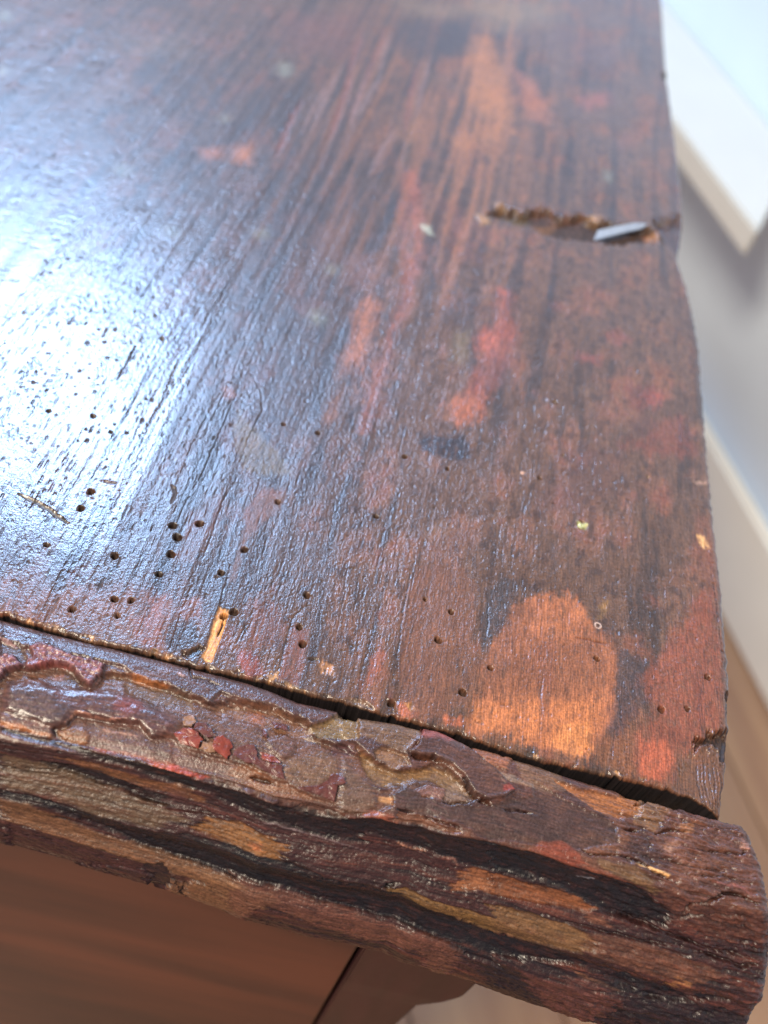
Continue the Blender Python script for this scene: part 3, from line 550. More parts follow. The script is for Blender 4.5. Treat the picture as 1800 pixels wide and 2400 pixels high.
S(c1([(0, 245), (140, 300), (200, 340), (240, 460), (150, 440), (60, 390), (0, 390)]), (70, 56, 50), .8, .4, .4, 3, h=-.25, hs=.15)
# tan trough against the ledge
S(c1([(900, 540), (1150, 580), (1659, 730), (1659, 860), (1300, 800), (1080, 700), (1060, 600), (920, 590)]), (100, 76, 56), .85, .5, .6, 3, h=-1.0, hs=.5)
S(c1([(1140, 545), (1180, 550), (1300, 600), (1480, 660), (1400, 670), (1150, 600)]), (170, 100, 46), .8, .25, .3, 2)
S(c2([(360, 470), (700, 450), (1150, 560), (1200, 700), (1250, 760), (1100, 740), (900, 690), (600, 560), (420, 540)]), (128, 90, 64), .85, .6, .7, 3, h=-1.15, hs=.6)
S(c2([(650, 490), (830, 520), (800, 620), (660, 580)]), (160, 92, 60), .6, .6, .7, 3)
S(c2([(1200, 625), (1350, 600), (1540, 610), (1610, 680), (1590, 740), (1400, 750), (1260, 735)]), (132, 108, 66), .9, .25, .3, 2, h=-.5, hs=.2)
S(c3([(285, 440), (340, 415), (560, 475), (590, 560), (450, 585), (310, 510)]), (142, 106, 76), .9, .25, .3, 2, h=-.35, hs=.2)
S(c3([(150, 290), (330, 380), (560, 450), (690, 280), (500, 230), (200, 170), (60, 170)]), (126, 96, 66), .75, .4, .5, 3)
S(c3([(0, 190), (130, 220), (140, 330), (0, 310)]), (136, 108, 66), .8, .3, .4, 2, h=-.3)
# broad smooth blister at the left
S(c1([(60, 660), (250, 610), (420, 640), (600, 680), (1050, 700), (1090, 760), (1400, 870), (1540, 960), (1480, 1080), (1300, 1090), (1200, 990), (960, 960), (800, 920), (680, 900), (610, 960), (560, 1000), (430, 1010), (250, 960), (100, 900), (30, 870)]), (86, 54, 50), .85, .7, .4, 4, h=.1, hs=1.3, ro=.36, bu=.45)
S(c1([(60, 660), (420, 640), (480, 740), (520, 800), (640, 860), (560, 980), (430, 990), (100, 880)]), (78, 60, 56), .8, .6, .4, 4, h=.18, hs=1.2, add=True, ro=.36)
S(c1([(440, 1012), (560, 985), (612, 930), (655, 882), (740, 893), (960, 940), (1200, 962), (1300, 1088), (1475, 1082), (1659, 1160), (1659, 1440), (1300, 1330), (900, 1240), (430, 1110)]), (92, 60, 50), .8, .2, .25, 3, h=-1.1, hs=.13)
S(c1([(1000, 740), (1180, 760), (1250, 870), (1100, 900), (980, 840)]), (124, 58, 52), .6, .6, .5, 3)
S(c1([(440, 560), (560, 540), (540, 590), (460, 580)]), (160, 96, 56), .7, .4, .4, 2)
S(c1([(480, 1060), (560, 1000), (700, 1000), (780, 1090), (700, 1150), (520, 1110)]), (138, 92, 56), .9, .3, .4, 2, h=-.8, hs=.3)
S(c1([(420, 1020), (500, 1000), (480, 1080), (430, 1090)]), (28, 20, 26), .9, .25, .3, 2, h=-1.2, hs=.2)
S(c1([(0, 880), (230, 930), (450, 1010), (440, 1100), (200, 1040), (0, 990)]), (104, 66, 52), .8, .3, .3, 3, h=-.2, hs=.2)
S(c1([(0, 930), (150, 985), (400, 1060), (440, 1100), (250, 1060), (0, 985)]), (196, 120, 66), .8, .2, .3, 2, mott=.5)
S(c1([(870, 1010), (1150, 1060), (1200, 1080), (900, 1040)]), (214, 160, 130), .8, .15, .2, 2)
S(c1([(780, 1180), (1000, 1210), (1400, 1290), (1659, 1410), (1659, 1460), (1200, 1290), (800, 1210)]), (196, 96, 56), .75, .25, .3, 2, mott=.4)
S(c1([(900, 1160), (1200, 1190), (1300, 1280), (1000, 1240)]), (130, 104, 100), .5, .3, .4, 2, mott=.5)
# purple crusts of wrinkled finish
for P in (c1([(270, 330), (370, 290), (500, 350), (800, 440), (900, 490), (880, 560), (800, 640), (765, 655), (700, 600), (650, 520), (560, 480), (420, 470), (300, 500), (230, 510), (230, 440), (290, 400)]), c1([(-40, 430), (60, 395), (110, 390), (190, 470), (150, 500), (60, 540), (-40, 640)])):
    S(P, (150, 100, 104), .95, .2, .25, 2, h=.9, hs=.16, rim=.15, ro=.36)
    PP = np.array([msurf(*p) for p in P]); m = MS.sel(PP, 2); d = sdf(mx[m], mv[m], PP); k = 1 - ss(-.4, .1, d)
    wr = np.abs(fbm(mx[m] * .7, mv[m] * 1.3, 131, 3, .6)); MS.h[m] += k * (.9 * wr - .2); MS.col[m] *= (1 + k * (1.3 * wr - .3))[:, None]
S(c1([(360, 450), (560, 470), (640, 520), (500, 475), (300, 500), (230, 505)]), (150, 70, 66), .7, .2, .2, 2)
# lower shelf, film edges above it
S(c2([(0, 740), (240, 835), (480, 920), (700, 990), (1000, 1120), (1100, 1180), (1250, 1240), (1400, 1290), (1500, 1430), (1250, 1420), (860, 1280), (300, 1110), (0, 1000)]), (98, 66, 56), .85, .3, .3, 3, h=-1.2, hs=.14)
S(c2([(500, 960), (720, 980), (1000, 1130), (1250, 1240), (1380, 1300), (1100, 1280), (800, 1250), (520, 1110)]), (138, 88, 52), .7, .5, .5, 3, mott=.4)
S(c2([(0, 960), (150, 1040), (300, 1110), (150, 1080), (0, 1010)]), (190, 76, 50), .85, .2, .3, 2)
S(c2([(500, 500), (680, 600), (720, 740), (600, 760), (430, 690), (400, 560)]), (94, 64, 54), .6, .8, .6, 3)
S(c2([(840, 740), (1000, 700), (1100, 780), (1060, 880), (960, 900), (870, 840)]), (96, 64, 54), .7, .5, .4, 3, h=-.45, hs=.25)
S(c2([(1010, 900), (1300, 850), (1420, 900), (1450, 1050), (1300, 1120), (1100, 1150), (980, 1060)]), (124, 92, 64), .7, .6, .5, 3, h=-.7, hs=.5)
S(c2([(1380, 800), (1550, 800), (1600, 880), (1400, 860)]), (78, 50, 56), .8, .3, .4, 2)
S(c3([(30, 500), (230, 700), (320, 860), (240, 950), (0, 1000), (0, 700)]), (108, 82, 64), .7, .5, .5, 3, h=-.55, hs=.4)
S(c3([(140, 420), (270, 520), (450, 610), (600, 610), (850, 560), (950, 620), (1060, 740), (1150, 840), (880, 730), (640, 680), (400, 740), (260, 700)]), (146, 112, 70), .85, .4, .5, 3, h=-1.25, hs=.5)
S(c3([(900, 740), (1020, 700), (1150, 850), (1000, 880), (860, 840)]), (150, 126, 106), .6, .5, .5, 3, mott=.4)
S(c3([(330, 820), (450, 830), (450, 900), (330, 880)]), (206, 146, 90), .85, .2, .3, 2)
S(c3([(220, 960), (430, 980), (450, 1050), (200, 1010)]), (168, 92, 66), .8, .25, .3, 2)
S(c3([(250, 720), (320, 740), (420, 770), (330, 780)]), (50, 30, 34), .8, .15, .2, 2, h=-.5)
S(c3([(630, 780), (760, 740), (900, 750), (860, 870), (700, 840)]), (132, 92, 80), .8, .3, .3, 2, h=-.2, hs=.15)
# grey-brown film over the middle right, and the lifted flap
S(c3([(450, 810), (560, 740), (660, 780), (700, 850), (900, 880), (1180, 920), (1659, 850)]) + c4([(250, 330), (420, 430), (600, 520), (760, 600), (760, 700), (560, 740), (300, 720), (0, 690)]) + c3([(1200, 1170), (1000, 1040), (700, 1010), (480, 940)]), (66, 46, 40), .9, .3, .3, 3, h=-.15, hs=.14, ro=.42, bu=.6)
S(c3([(470, 960), (700, 1020), (1010, 1110), (1040, 1150), (760, 1120), (470, 1050)]), (120, 78, 56), .8, .25, .3, 3, h=-.6, hs=.15)
S(c3([(700, 1000), (1000, 1080), (1030, 1120), (900, 1080), (720, 1030)]), (40, 22, 24), .85, .15, .2, 2, h=-.9, hs=.12)
flap = c3([(670, 290), (730, 250), (830, 260), (930, 310), (1040, 400), (1300, 590), (1400, 680), (1500, 780), (1400, 850), (1250, 860), (1150, 810), (1080, 730), (1040, 650), (960, 570), (880, 530), (700, 480), (600, 450), (660, 400), (680, 340)])
S(flap, (76, 50, 42), .95, .15, .15, 3, h=.75, hs=.12, rim=.12, ro=.42, bu=.6)
S(c3([(670, 290), (730, 250), (830, 260), (930, 310), (1040, 400), (930, 380), (800, 350), (690, 340)]), (158, 82, 72), .85, .25, .3, 2)
S(c3([(1100, 430), (1400, 500), (1460, 580), (1440, 620), (1300, 560), (1150, 470)]), (158, 98, 66), .85, .3, .3, 3, h=.3, hs=.2)
S(c3([(1330, 600), (1659, 720), (1659, 760), (1400, 680)]), (160, 136, 114), .7, .3, .4, 2)
S(c3([(1390, 740), (1440, 730), (1500, 770), (1400, 800)]), (150, 62, 54), .85, .2, .25, 2)
S(c4([(120, 210), (260, 250), (360, 320), (440, 400), (300, 390), (180, 310)]), (134, 100, 72), .7, .4, .4, 2, mott=.4)
S(c4([(380, 330), (560, 390), (740, 420), (860, 470), (900, 540), (760, 560), (620, 500), (540, 440)]), (176, 108, 56), .85, .35, .5, 2, h=-.45, hs=.3, mott=.3)
S(c4([(860, 480), (1000, 480), (1100, 540), (980, 640), (860, 580)]), (142, 102, 64), .8, .4, .5, 2, mott=.3)
S(c4([(230, 740), (300, 700), (430, 690), (530, 760), (560, 830), (500, 850), (380, 800)]), (140, 66, 42), .85, .4, .3, 2)
S(c4([(540, 840), (700, 870), (850, 950), (800, 960), (600, 890)]), (150, 84, 58), .8, .3, .3, 2)
S(c4([(640, 790), (860, 850), (1000, 940), (960, 1010), (820, 920), (660, 850)]), (122, 92, 58), .8, .4, .4, 3)
S(c4([(860, 825), (960, 850), (1080, 890), (1060, 910), (960, 870)]), (250, 190, 120), .95, .12, .15, 2, h=.15)
S(c4([(1130, 590), (1220, 580), (1200, 640), (1140, 640)]), (190, 130, 84), .8, .3, .3, 2)
S(c4([(1010, 720), (1100, 690), (1150, 710), (1060, 760)]), (186, 136, 108), .7, .3, .3, 2, mott=.3)
S(c4([(1500, 680), (1560, 700), (1540, 760), (1490, 730)]), (206, 150, 130), .8, .2, .2, 2)
S(c4([(1340, 930), (1500, 960), (1580, 1010), (1440, 970)]), (190, 110, 100), .7, .3, .3, 2, mott=.4)
S(c4([(1000, 440), (1230, 470), (1659, 640), (1659, 1300), (1300, 1280), (1100, 1120), (980, 1000), (1100, 800)]), (106, 64, 48), .45, .6, .6, 3, mott=.4, ro=.55)
# ---- front face
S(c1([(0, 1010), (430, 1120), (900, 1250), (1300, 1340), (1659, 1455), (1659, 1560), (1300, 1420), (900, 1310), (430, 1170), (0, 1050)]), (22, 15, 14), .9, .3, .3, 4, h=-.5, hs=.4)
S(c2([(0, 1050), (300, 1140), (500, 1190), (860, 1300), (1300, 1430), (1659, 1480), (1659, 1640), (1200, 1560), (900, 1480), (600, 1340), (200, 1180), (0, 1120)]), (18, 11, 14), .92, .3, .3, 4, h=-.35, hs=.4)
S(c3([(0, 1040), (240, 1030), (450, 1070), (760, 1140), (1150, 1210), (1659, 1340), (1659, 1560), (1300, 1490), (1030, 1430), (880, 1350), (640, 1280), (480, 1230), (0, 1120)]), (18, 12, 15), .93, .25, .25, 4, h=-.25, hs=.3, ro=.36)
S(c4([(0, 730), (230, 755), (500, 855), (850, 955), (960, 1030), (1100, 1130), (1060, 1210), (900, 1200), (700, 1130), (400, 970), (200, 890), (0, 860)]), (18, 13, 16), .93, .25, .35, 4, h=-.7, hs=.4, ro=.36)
S(c5([(0, 40), (300, 110), (700, 260), (1050, 380), (1130, 440), (900, 480), (600, 420), (300, 300), (0, 240)]), (98, 76, 54), .7, .6, .5, 3, mott=.3, ro=.42)
S(c5([(260, 95), (400, 110), (700, 200), (1000, 300), (1240, 380), (1260, 410), (1100, 400), (850, 300), (500, 190), (300, 120)]), (26, 14, 15), .9, .25, .3, 3, h=-.8, hs=.3)
S(c5([(380, 70), (560, 90), (850, 190), (1100, 240), (1270, 350), (1100, 300), (800, 220), (500, 120)]), (130, 84, 50), .7, .3, .4, 3, mott=.4)
S(c2([(0, 1150), (250, 1280), (600, 1420), (1659, 1640), (1659, 1659), (0, 1400)]), (76, 44, 42), .6, .5, .4, 3)
patch = [c5([(1150, 460), (1300, 430), (1450, 460), (1560, 520), (1659, 560), (1659, 690), (1500, 640), (1300, 560), (1180, 500)]) , c6([(0, 140), (200, 175), (260, 210), (390, 260), (340, 310), (300, 350), (100, 300), (0, 265)])]
for P in patch: S(P, (140, 94, 48), .85, .3, .4, 2.5, h=-.55, hs=.2, ro=.55)
S(c6([(90, 240), (180, 240), (180, 290), (110, 280)]), (192, 112, 66), .8, .3, .3, 2)
S(c4([(0, 880), (200, 950), (450, 1000), (620, 1090), (560, 1120), (400, 1080), (200, 1050), (0, 1010)]), (136, 80, 44), .82, .3, .35, 3, h=-.45, hs=.2, ro=.55)
S(c3([(970, 1560), (1080, 1450), (1260, 1490), (1300, 1659), (1000, 1659)]), (160, 100, 60), .85, .3, .3, 2, h=-.4, hs=.2)
S(c4([(540, 1100), (660, 1150), (760, 1220), (600, 1180)]), (126, 78, 56), .7, .3, .3, 3)
S(c6([(1070, 560), (1200, 550), (1400, 640), (1659, 715), (1850, 775), (1850, 880), (1659, 800), (1450, 750), (1250, 670), (1110, 620)]) , (128, 94, 48), .88, .25, .3, 3, h=-.5, hs=.18, ro=.55)
S(c4([(0, 1080), (200, 1110), (480, 1200), (560, 1240), (640, 1330), (500, 1360), (300, 1310), (0, 1240)]), (124, 90, 54), .82, .3, .4, 3, h=-.45, hs=.2, ro=.55)
S(c4([(560, 1250), (900, 1310), (1150, 1380), (1380, 1480), (1300, 1540), (1000, 1500), (700, 1420), (560, 1340)]), (106, 66, 48), .7, .5, .5, 3, mott=.4, ro=.52)
S(c6([(1040, 545), (1100, 510), (1150, 515), (1090, 560)]), (18, 12, 10), .9, .15, .15, 2, h=-.8)
# deep dark flute
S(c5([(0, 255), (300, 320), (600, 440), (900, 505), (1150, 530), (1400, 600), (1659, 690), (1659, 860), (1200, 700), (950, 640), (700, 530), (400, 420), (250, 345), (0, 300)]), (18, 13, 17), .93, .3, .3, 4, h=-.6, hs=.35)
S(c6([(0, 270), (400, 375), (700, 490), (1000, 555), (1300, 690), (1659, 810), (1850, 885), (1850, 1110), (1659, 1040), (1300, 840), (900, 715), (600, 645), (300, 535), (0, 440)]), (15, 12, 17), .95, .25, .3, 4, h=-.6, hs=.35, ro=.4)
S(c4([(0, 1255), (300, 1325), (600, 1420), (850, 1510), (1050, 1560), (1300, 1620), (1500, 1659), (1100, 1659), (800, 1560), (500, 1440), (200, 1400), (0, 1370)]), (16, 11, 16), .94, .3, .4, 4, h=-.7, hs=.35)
S(c5([(0, 310), (200, 350), (400, 440), (700, 550), (1000, 640), (1200, 720), (1659, 870), (1659, 930), (1230, 800), (850, 690), (420, 560), (200, 490), (0, 430)]), (122, 84, 54), .8, .35, .4, 3, h=.25, hs=.3, ro=.5)
S(c6([(0, 450), (300, 550), (700, 670), (1100, 800), (1400, 880), (1600, 1000), (1480, 1010), (1300, 990), (880, 900), (500, 780), (200, 660), (0, 590)]), (104, 64, 50), .75, .35, .4, 3, h=.2, hs=.3)
S(c5([(40, 450), (250, 505), (420, 575), (650, 640), (880, 710), (1230, 815), (1100, 820), (900, 775), (700, 715), (300, 575), (100, 515)]), (58, 28, 26), .9, .2, .25, 3, h=-.3, hs=.2)
S(c5([(850, 700), (1000, 690), (1200, 790), (1100, 810), (920, 770)]), (30, 16, 20), .9, .25, .3, 3, h=-.5, hs=.2)
S(c5([(1040, 700), (1200, 730), (1500, 850), (1300, 820)]), (140, 98, 62), .7, .3, .3, 3)
S(c4([(480, 1460), (640, 1520), (760, 1590), (560, 1520)]), (150, 100, 66), .7, .2, .3, 3)
S(c4([(1040, 1540), (1140, 1510), (1180, 1530), (1080, 1560)]), (168, 112, 66), .7, .2, .3, 2)
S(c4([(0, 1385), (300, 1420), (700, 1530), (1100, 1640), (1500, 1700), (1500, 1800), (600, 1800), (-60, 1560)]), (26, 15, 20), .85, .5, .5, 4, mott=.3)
for P in ([(180, 1470), (500, 1560), (800, 1640), (500, 1590)], [(420, 1490), (560, 1520), (740, 1600), (560, 1570)], [(1000, 1560), (1300, 1620), (1200, 1640)]): S(c4(P), (92, 52, 44), .8, .3, .3, 3, mott=.4, h=.15, hs=.2, add=True)
# cracks, drips and bright arrises
ml = MS.line
for cr, P, wd, dp in [(c4, [(780, 615), (830, 625), (890, 625)], .45, 1.2), (c4, [(980, 650), (1060, 620), (1140, 630), (1210, 650)], .35, .8), (c4, [(520, 740), (600, 770), (800, 780), (900, 820), (1000, 900), (1120, 940)], .3, .7), (c4, [(1150, 1120), (1200, 1070), (1290, 1060), (1400, 1010), (1500, 1020), (1610, 1070)], .5, 1.1),
                      (c4, [(1120, 1170), (1200, 1145), (1350, 1130), (1580, 1155)], .35, .8), (c4, [(1250, 1350), (1380, 1400), (1500, 1440), (1620, 1430)], .45, .9), (c4, [(1050, 560), (1250, 590), (1450, 620), (1530, 660)], .2, .4), (c4, [(1150, 730), (1350, 750), (1500, 770), (1550, 740)], .25, .5), (c4, [(1000, 790), (1200, 840), (1450, 880)], .2, .4),
                      (c4, [(700, 1100), (850, 1170), (1100, 1260), (1300, 1330), (1600, 1400)], .35, .7), (c4, [(300, 1130), (600, 1210), (900, 1290), (1150, 1320)], .35, .6), (c4, [(60, 490), (160, 515), (280, 535)], .25, .5), (c3, [(1190, 890), (1240, 880), (1300, 910)], .7, 1.2), (c3, [(1460, 930), (1560, 960), (1659, 990)], .2, .4), (c3, [(480, 940), (640, 980)], .35, .8),
                      (c3, [(600, 470), (720, 500), (850, 530)], .6, 1.3), (c3, [(1040, 650), (1100, 760), (1180, 860)], .3, .8), (c4, [(870, 470), (960, 480)], .7, 1.0), (c3, [(850, 880), (1000, 890), (1150, 870)], .25, .6), (c2, [(700, 1060), (760, 1090), (880, 1120)], .6, 1.0), (c1, [(1080, 330), (1200, 390), (1300, 440)], .3, .5), (c2, [(90, 180), (180, 220), (300, 240), (410, 300)], .25, .5),
                      (c2, [(280, 690), (300, 760), (240, 830)], .25, .5), (c4, [(1380, 1180), (1500, 1200), (1620, 1260)], .25, .5), (c4, [(1200, 1230), (1400, 1290), (1620, 1350)], .25, .5), (c4, [(1200, 900), (1400, 900), (1600, 960)], .2, .4), (c4, [(700, 500), (900, 560), (1100, 590)], .2, .4)]:
    ml(cr(P), wd, dp, (34, 18, 20), .85, .35)
for cr, P, wd, c in [(c3, [(500, 1230), (600, 1280), (740, 1310)], .22, (170, 120, 96)), (c3, [(880, 1350), (970, 1390), (1020, 1440)], .25, (150, 104, 90)), (c6, [(130, 70), (300, 100), (500, 160), (700, 215), (930, 285)], .2, (124, 108, 112)), (c6, [(1160, 230), (1260, 265), (1360, 285)], .22, (170, 118, 96)), (c4, [(500, 920), (640, 940)], .15, (150, 150, 160)),
                     (c1, [(0, 245), (80, 275), (150, 320)], .3, (190, 150, 150)), (c1, [(560, 970), (620, 910), (670, 880), (740, 885)], .2, (190, 130, 100)), (c5, [(430, 660), (860, 690)], .1, (150, 120, 100)), (c1, [(640, 875), (740, 890), (900, 930), (1180, 950)], .16, (190, 130, 110)), (c2, [(60, 185), (110, 215)], .35, (210, 170, 165))]:
    ml(cr(P), wd, -.12, c, .8, .25)
# long drying cracks and fibres over the front and the broken end
for sd, fq, thr, dp in ((151, .9, .05, .35), (152, 2.2, .05, .2)):
    n_ = np.abs(noise(mx * .035, mv * fq + n3 * .8, sd)); gate = ss(-.15, .3, fbm(mx * .03, mv * .15, sd + 3, 3)) * np.maximum(fr, ss(35, 60, mx))
    k = (1 - ss(thr * .3, thr, n_)) * gate; MS.h -= dp * k; MS.col *= (1 - .5 * k)[..., None]
kend = ss(38, 66, mx); en = fbm(mx * .16, mv * .75 + .6 * noise(mx * .15, mv * .2, 9), 161, 4, .6); MS.h += kend * .5 * en; MS.col *= (1 + kend * .5 * en)[..., None]
MS.h += kend * .25 * fbm(mx * .5, mv * 1.6, 162, 3)
kk = ss(.0, .5, fbm(mx * .16, mv * .7, 191, 5, .7)) * .5; MS.col += (mbase0 * .8 - MS.col) * kk[..., None]
MS.col *= (1 + .4 * fbm(mx * .3, mv * 1.5, 192, 4, .7) + .15 * n3)[..., None]
MS.col += (lin((74, 40, 34)) - MS.col) * (.30 * ss(.02, .12, MS.col.mean(-1)))[..., None]
MS.h += .05 * fbm(mx * .6, mv * 1.0, 193, 2, .6) * (1 + fr)
MS.ro[:] = np.clip(MS.ro - .03 + .10 * fr, .15, .9)
# assemble: smooth surface + relief along its normal
G = mould(xpos[:, 0]) if False else None
P0 = np.empty(xpos.shape + (3,))
ybk = yback(xpos); ay = arris_y(xpos); s1 = ay / PF_B[-1, 0]; k_ = sc_f(xpos)
qy = np.concatenate([qb[:, 0], qf[1:, 0]]); qz = np.concatenate([qb[:, 1], qf[1:, 1]]); isb = np.arange(len(vv)) < NB
P0[..., 0] = xpos
P0[..., 1] = np.where(isb, ybk + np.where(qy < 0, qy * s1, qy), ybk + ay + qy * k_)
P0[..., 2] = np.where(isb, qz, PF_B[-1, 1] + qz * k_)
tv = np.gradient(P0[..., 1:], axis=1); nl = np.hypot(tv[..., 0], tv[..., 1]) + 1e-9
NY, NZ = tv[..., 1] / nl, -tv[..., 0] / nl      # outward normal in the (y, z) plane
def sm1(a):
    p = np.pad(a, ((0, 0), (5, 5)), mode='edge'); return sum(p[:, i:i + a.shape[1]] for i in range(11)) / 11
NY, NZ = sm1(NY), sm1(NZ)
core = np.array([-10., -14.])                  # inner spine the end cap closes on
hh = 1.25 * MS.h * (ss(0, 12, np.arange(len(vv))))
dn = hh - np.minimum(inset, 3)
P1y = P0[..., 1] + NY * dn; P1z = P0[..., 2] + NZ * dn
cl = np.clip((inset - 3) / 26, 0, 1); P1y += (ybk + core[0] * k_ - P1y) * cl; P1z += (core[1] * k_ - P1z) * cl
xpos = xpos + (79.5 - xpos) * cl; P0[..., 0] = xpos
PX = P0[..., 0] + .5 * fbm(mv * .5, mx * .1, 171, 4) * ss(76, 80, tt_)
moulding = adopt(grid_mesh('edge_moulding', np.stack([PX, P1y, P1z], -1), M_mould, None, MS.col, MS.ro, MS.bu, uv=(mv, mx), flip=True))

def mpoint(x, v, off=0):
    "point and normal on the smooth moulding"
    g = mould(np.array([x]))[0]; j = int(np.argmin(np.abs(vv - v))); j = max(1, min(len(vv) - 2, j)); t = g[j + 1] - g[j - 1]; n = np.array([0, t[2], -t[1]]); n /= np.linalg.norm(n)
    y = np.interp(v, vv, g[:, 1]); z_ = np.interp(v, vv, g[:, 2]); return np.array([x, y, z_]) + n * off, n

# ------------------------------------------------------------------ loose flakes of finish on the moulding
flakes = [(c2([(20, 690), (110, 640), (200, 660), (270, 740), (230, 820), (100, 780)]), M_flake), (c2([(380, 740), (450, 710), (530, 780), (510, 870), (480, 910), (390, 850), (360, 790)]), M_flake), (c2([(110, 545), (190, 540), (225, 590), (180, 640), (110, 620)]), M_flake3),
          (c2([(230, 600), (300, 600), (370, 690), (400, 715), (300, 725), (205, 650)]), M_flake2), (c2([(290, 770), (360, 770), (385, 860), (330, 860), (250, 830)]), M_flake3), (c2([(545, 880), (580, 810), (650, 790), (720, 795), (750, 890), (735, 960), (640, 940)]), M_flake2),
          (c2([(775, 850), (900, 890), (960, 950), (860, 945), (790, 905)]), M_flake), (c2([(765, 925), (860, 960), (960, 970), (980, 1080), (900, 1065), (745, 985)]), M_flake2), (c2([(1110, 1165), (1250, 1150), (1350, 1115), (1390, 1045), (1440, 1050), (1500, 1080), (1505, 1120), (1440, 1150), (1410, 1280), (1250, 1220)]), M_flake2),
          (c2([(880, 590), (1000, 610), (1010, 660), (900, 640)]), M_flake2), (c2([(790, 650), (830, 650), (830, 720), (790, 700)]), M_flake2)]
rng = random.Random(11)
import bmesh
for k, (P, mat_) in enumerate(flakes):
    Q = []
    n = len(P)
    for i in range(n):
        a_, b_ = P[i], P[(i + 1) % n]
        for t in (0, .33, .66): Q.append((a_[0] + (b_[0] - a_[0]) * t + rng.uniform(-1, 1), a_[1] + (b_[1] - a_[1]) * t + rng.uniform(-1, 1)))
    cxy = np.mean(Q, 0); base_h = -.35 if k not in (9, 10) else -.7; tilt = rng.uniform(-.12, .2); ang = rng.uniform(0, 6.28)
    bm = bmesh.new(); rings = []
    for s_, up in ((1., 0.), (1.03, .22), (.97, .30), (.5, .29 + rng.uniform(-.03, .05))):
        ring = []
        for (x, y) in Q:
            qx, qy_ = cxy[0] + (x - cxy[0]) * s_, cxy[1] + (y - cxy[1]) * s_; xv = msurf(qx, qy_)
            lift = base_h + up + (tilt * math.cos(math.atan2(y - cxy[1], x - cxy[0]) - ang) * s_ if up else 0) + rng.uniform(-.05, .05) + (.5 * max(0, (x - cxy[0]) / 40) ** 2 * s_ if k == 8 and up else 0)
            ring.append(bm.verts.new(mpoint(xv[0], xv[1], lift)[0] / 1000))
        rings.append(ring)
    for r0, r1 in zip(rings[:-1], rings[1:]):
        for i in range(len(Q)): bm.faces.new((r0[i], r0[(i + 1) % len(Q)], r1[(i + 1) % len(Q)], r1[i]))
    xv = msurf(*cxy); c_ = bm.verts.new(mpoint(xv[0], xv[1], base_h + .3)[0] / 1000)
    for i in range(len(Q)): bm.faces.new((rings[-1][i], rings[-1][(i + 1) % len(Q)], c_))
    bmesh.ops.recalc_face_normals(bm, faces=bm.faces)
    me = bpy.data.meshes.new('varnish_flake'); bm.to_mesh(me); bm.free(); me.materials.append(mat_)
    ob = bpy.data.objects.new('varnish_flake', me); sc.collection.objects.link(ob); ob.parent = moulding

# ------------------------------------------------------------------ boxes and boards
def box(name, x0, x1, y0, y1, z0, z1, mat, parent=None, bev=.6, rot=None):
    bm = bmesh.new(); bmesh.ops.create_cube(bm, size=1)
    for v in bm.verts: v.co = Vector(((x0 + x1) / 2 + v.co.x * (x1 - x0), (y0 + y1) / 2 + v.co.y * (y1 - y0), (z0 + z1) / 2 + v.co.z * (z1 - z0))) / 1000
    if bev: bmesh.ops.bevel(bm, geom=list(bm.edges), offset=bev / 1000, segments=2, affect='EDGES')
    if rot is not None: bmesh.ops.transform(bm, matrix=rot, verts=bm.verts)
    me = bpy.data.meshes.new(name); bm.to_mesh(me); bm.free(); me.materials.append(mat)
    o = bpy.data.objects.new(name, me); sc.collection.objects.link(o)
    if parent is not None: adopt(o, parent)
    return o
box('gap_filler', -250, 62, -17, 40, -22, -9.5, M_dark, table)  # dark block added under the top so the joint gap stays black
AP = -26.
apron = box('apron', -250, 10.2, AP, AP + 20, -330, -23, M_apron, table)
legx0, legx1 = 11.2, 43.
# leg: square block with a chamfered, worn corner, narrowing below
bm = bmesh.new(); zs = [-30, -34, -88, -96, -108, -150, -400, -695]
wd_ = [(legx1 - 1, .0), (legx1, .0), (legx1, 0), (legx1 - 2.5, .0), (legx1 - 8, .5), (legx1 - 9, .8), (legx1 - 11, 2), (legx1 - 13, 4)]
rings = []
for z_, (x1_, ins) in zip(zs, wd_):
    c = [(legx0, AP - 1.2 + ins), (x1_ - 2, AP - 1.2 + ins), (x1_, AP + .8 + ins), (x1_, AP + 34), (legx0, AP + 34)]; rings.append([bm.verts.new((x / 1000, y / 1000, z_ / 1000)) for x, y in c])
for r0, r1 in zip(rings[:-1], rings[1:]):
    for i in range(5): bm.faces.new((r0[i], r0[(i + 1) % 5], r1[(i + 1) % 5], r1[i]))
bm.faces.new(rings[0]); bm.faces.new(rings[-1]); bmesh.ops.recalc_face_normals(bm, faces=bm.faces)
bmesh.ops.bevel(bm, geom=[e for e in bm.edges], offset=.0005, segments=2, affect='EDGES')
me = bpy.data.meshes.new('leg'); bm.to_mesh(me); bm.free(); me.materials.append(M_leg); leg = bpy.data.objects.new('leg', me); sc.collection.objects.link(leg); adopt(leg)
box('side_apron', 18, 38, AP + 36, 440, -260, -19, M_apron, table)
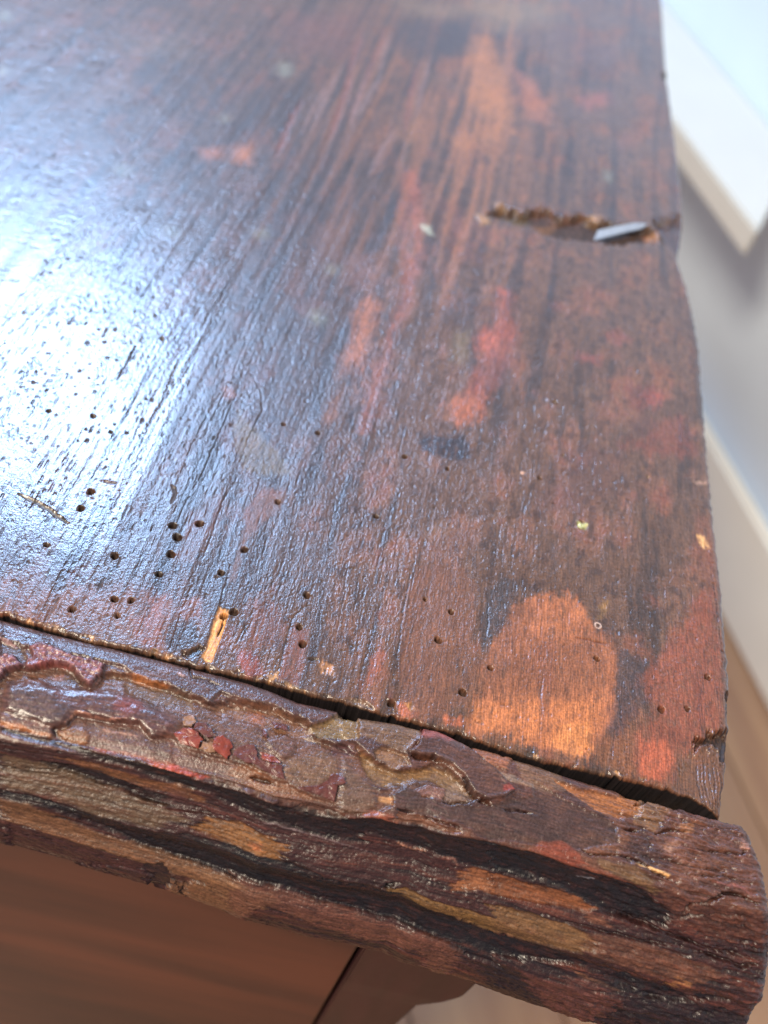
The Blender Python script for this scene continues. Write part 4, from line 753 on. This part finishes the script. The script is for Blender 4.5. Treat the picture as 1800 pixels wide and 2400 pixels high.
# glossy sliver lying in the split
def sliver(name, P, th, mat, zz, parent):
    bm = bmesh.new(); lo = [bm.verts.new((x / 1000, y / 1000, (z1 - th) / 1000)) for (x, y), z1 in zip(P, zz)]; hi = [bm.verts.new((x / 1000, y / 1000, z1 / 1000)) for (x, y), z1 in zip(P, zz)]
    n = len(P)
    for i in range(n): bm.faces.new((lo[i], lo[(i + 1) % n], hi[(i + 1) % n], hi[i]))
    bm.faces.new(hi); bm.faces.new(lo[::-1]); bmesh.ops.recalc_face_normals(bm, faces=bm.faces)
    me = bpy.data.meshes.new(name); bm.to_mesh(me); bm.free(); me.materials.append(mat); o = bpy.data.objects.new(name, me); sc.collection.objects.link(o); adopt(o, parent); return o
SP = [TS.map(*p) for p in cB([(905, 1040), (920, 1004), (990, 988), (1080, 972), (1140, 972), (1110, 988), (1040, 1004), (960, 1024)])]
sl = sliver('splinter', SP, .5, M_splinter, [.2, .9, 1.0, 1.0, .5, .1, .1, .1], bpy.data.objects['table_top'])

# ------------------------------------------------------------------ room behind, out of focus: floor, wall with skirting, white shelf
FZ = -700.
p1 = atm(1690, 1440, FZ)[:2]; p2 = atm(1800, 1655, FZ)[:2]; wdir = (p2 - p1) / np.linalg.norm(p2 - p1); wn = np.array([wdir[1], -wdir[0]])
if np.dot(wn, -p1) < 0: wn = -wn                                              # towards the table
ang = math.atan2(wdir[1], wdir[0])
floor = bpy.data.objects.new('floor', None); sc.collection.objects.link(floor); floor['kind'] = 'structure'; floor.location = (p1[0] / 1000, p1[1] / 1000, FZ / 1000)
Rz = Matrix.Rotation(ang, 4, 'Z'); sgn = 1 if np.dot(wn, [-wdir[1], wdir[0]]) > 0 else -1
def local(name, x0, x1, y0, y1, z0, z1, mat, bev=1.):
    "box in wall coordinates: x along the wall, y out from the wall towards the table, z from the floor (mm)"
    a_, b_ = (y0, y1) if sgn > 0 else (-y1, -y0)
    o = box(name, x0, x1, a_, b_, z0, z1, mat, None, bev); return o
fb = local('floorboard', -1500, 1500, 0, 134, -20, 0, M_floor, 1.2); fm = fb.data
for k in range(-1, 13):
    o = fb if k == -1 else bpy.data.objects.new('floorboard', fm)
    if k >= 0: sc.collection.objects.link(o)
    o.parent = floor; o.location = (0, sgn * (k * 136 + 4) / 1000 - sgn * .06, 0)
floor.rotation_euler = (0, 0, ang)
wall = local('wall', -1500, 1500, -100, -12, -20, 1400, M_wall, 0); wall.location = floor.location; wall.rotation_euler = (0, 0, ang); wall['kind'] = 'structure'
# heights on the wall plane
def onwall(px, py, off):
    "pixel -> (s along wall, z over floor) on the plane standing off mm in front of the wall"
    d = ray(px, py); n3 = np.array([wn[0], wn[1], 0]); o3 = np.array([p1[0], p1[1], FZ]) / 1000 + n3 * off / 1000
    t = np.dot(o3 - C, n3) / np.dot(d, n3); P = (C + d * t) * 1000; return float(np.dot(P[:2] - p1, wdir)), float(P[2] - FZ)
s_a, z_a = onwall(1655, 950, 0); s_b, z_b = onwall(1790, 1290, 0)

zt = (z_a + z_b) / 2
sk = local('skirting_board', -1500, 1500, -12, 4, 0, zt, M_skirt, 6); sk.parent = wall
# white shelf on the wall: thick top with an angled end
bm = bmesh.new(); foot = [(-1500, 0), (-1500, 120), (-158, 120), (-290, 0)]
for v_ in (0,):
    lo = [bm.verts.new((x / 1000, sgn * (y - 11.5) / 1000, .405)) for x, y in foot]; hi = [bm.verts.new((x / 1000, sgn * (y - 11.5) / 1000, .433)) for x, y in foot]
    for i in range(4): bm.faces.new((lo[i], lo[(i + 1) % 4], hi[(i + 1) % 4], hi[i]))
    bm.faces.new(hi); bm.faces.new(lo[::-1])
bmesh.ops.recalc_face_normals(bm, faces=bm.faces); bmesh.ops.bevel(bm, geom=list(bm.edges), offset=.002, segments=2, affect='EDGES')
me = bpy.data.meshes.new('white_shelf'); bm.to_mesh(me); bm.free(); me.materials.append(M_white); shelf = bpy.data.objects.new('white_shelf', me); sc.collection.objects.link(shelf)
shelf.location = floor.location; shelf.rotation_euler = (0, 0, ang)
tag(shelf, 'cream white shelf with a thick bright edge on the pale wall, blurred behind the table', 'shelf')
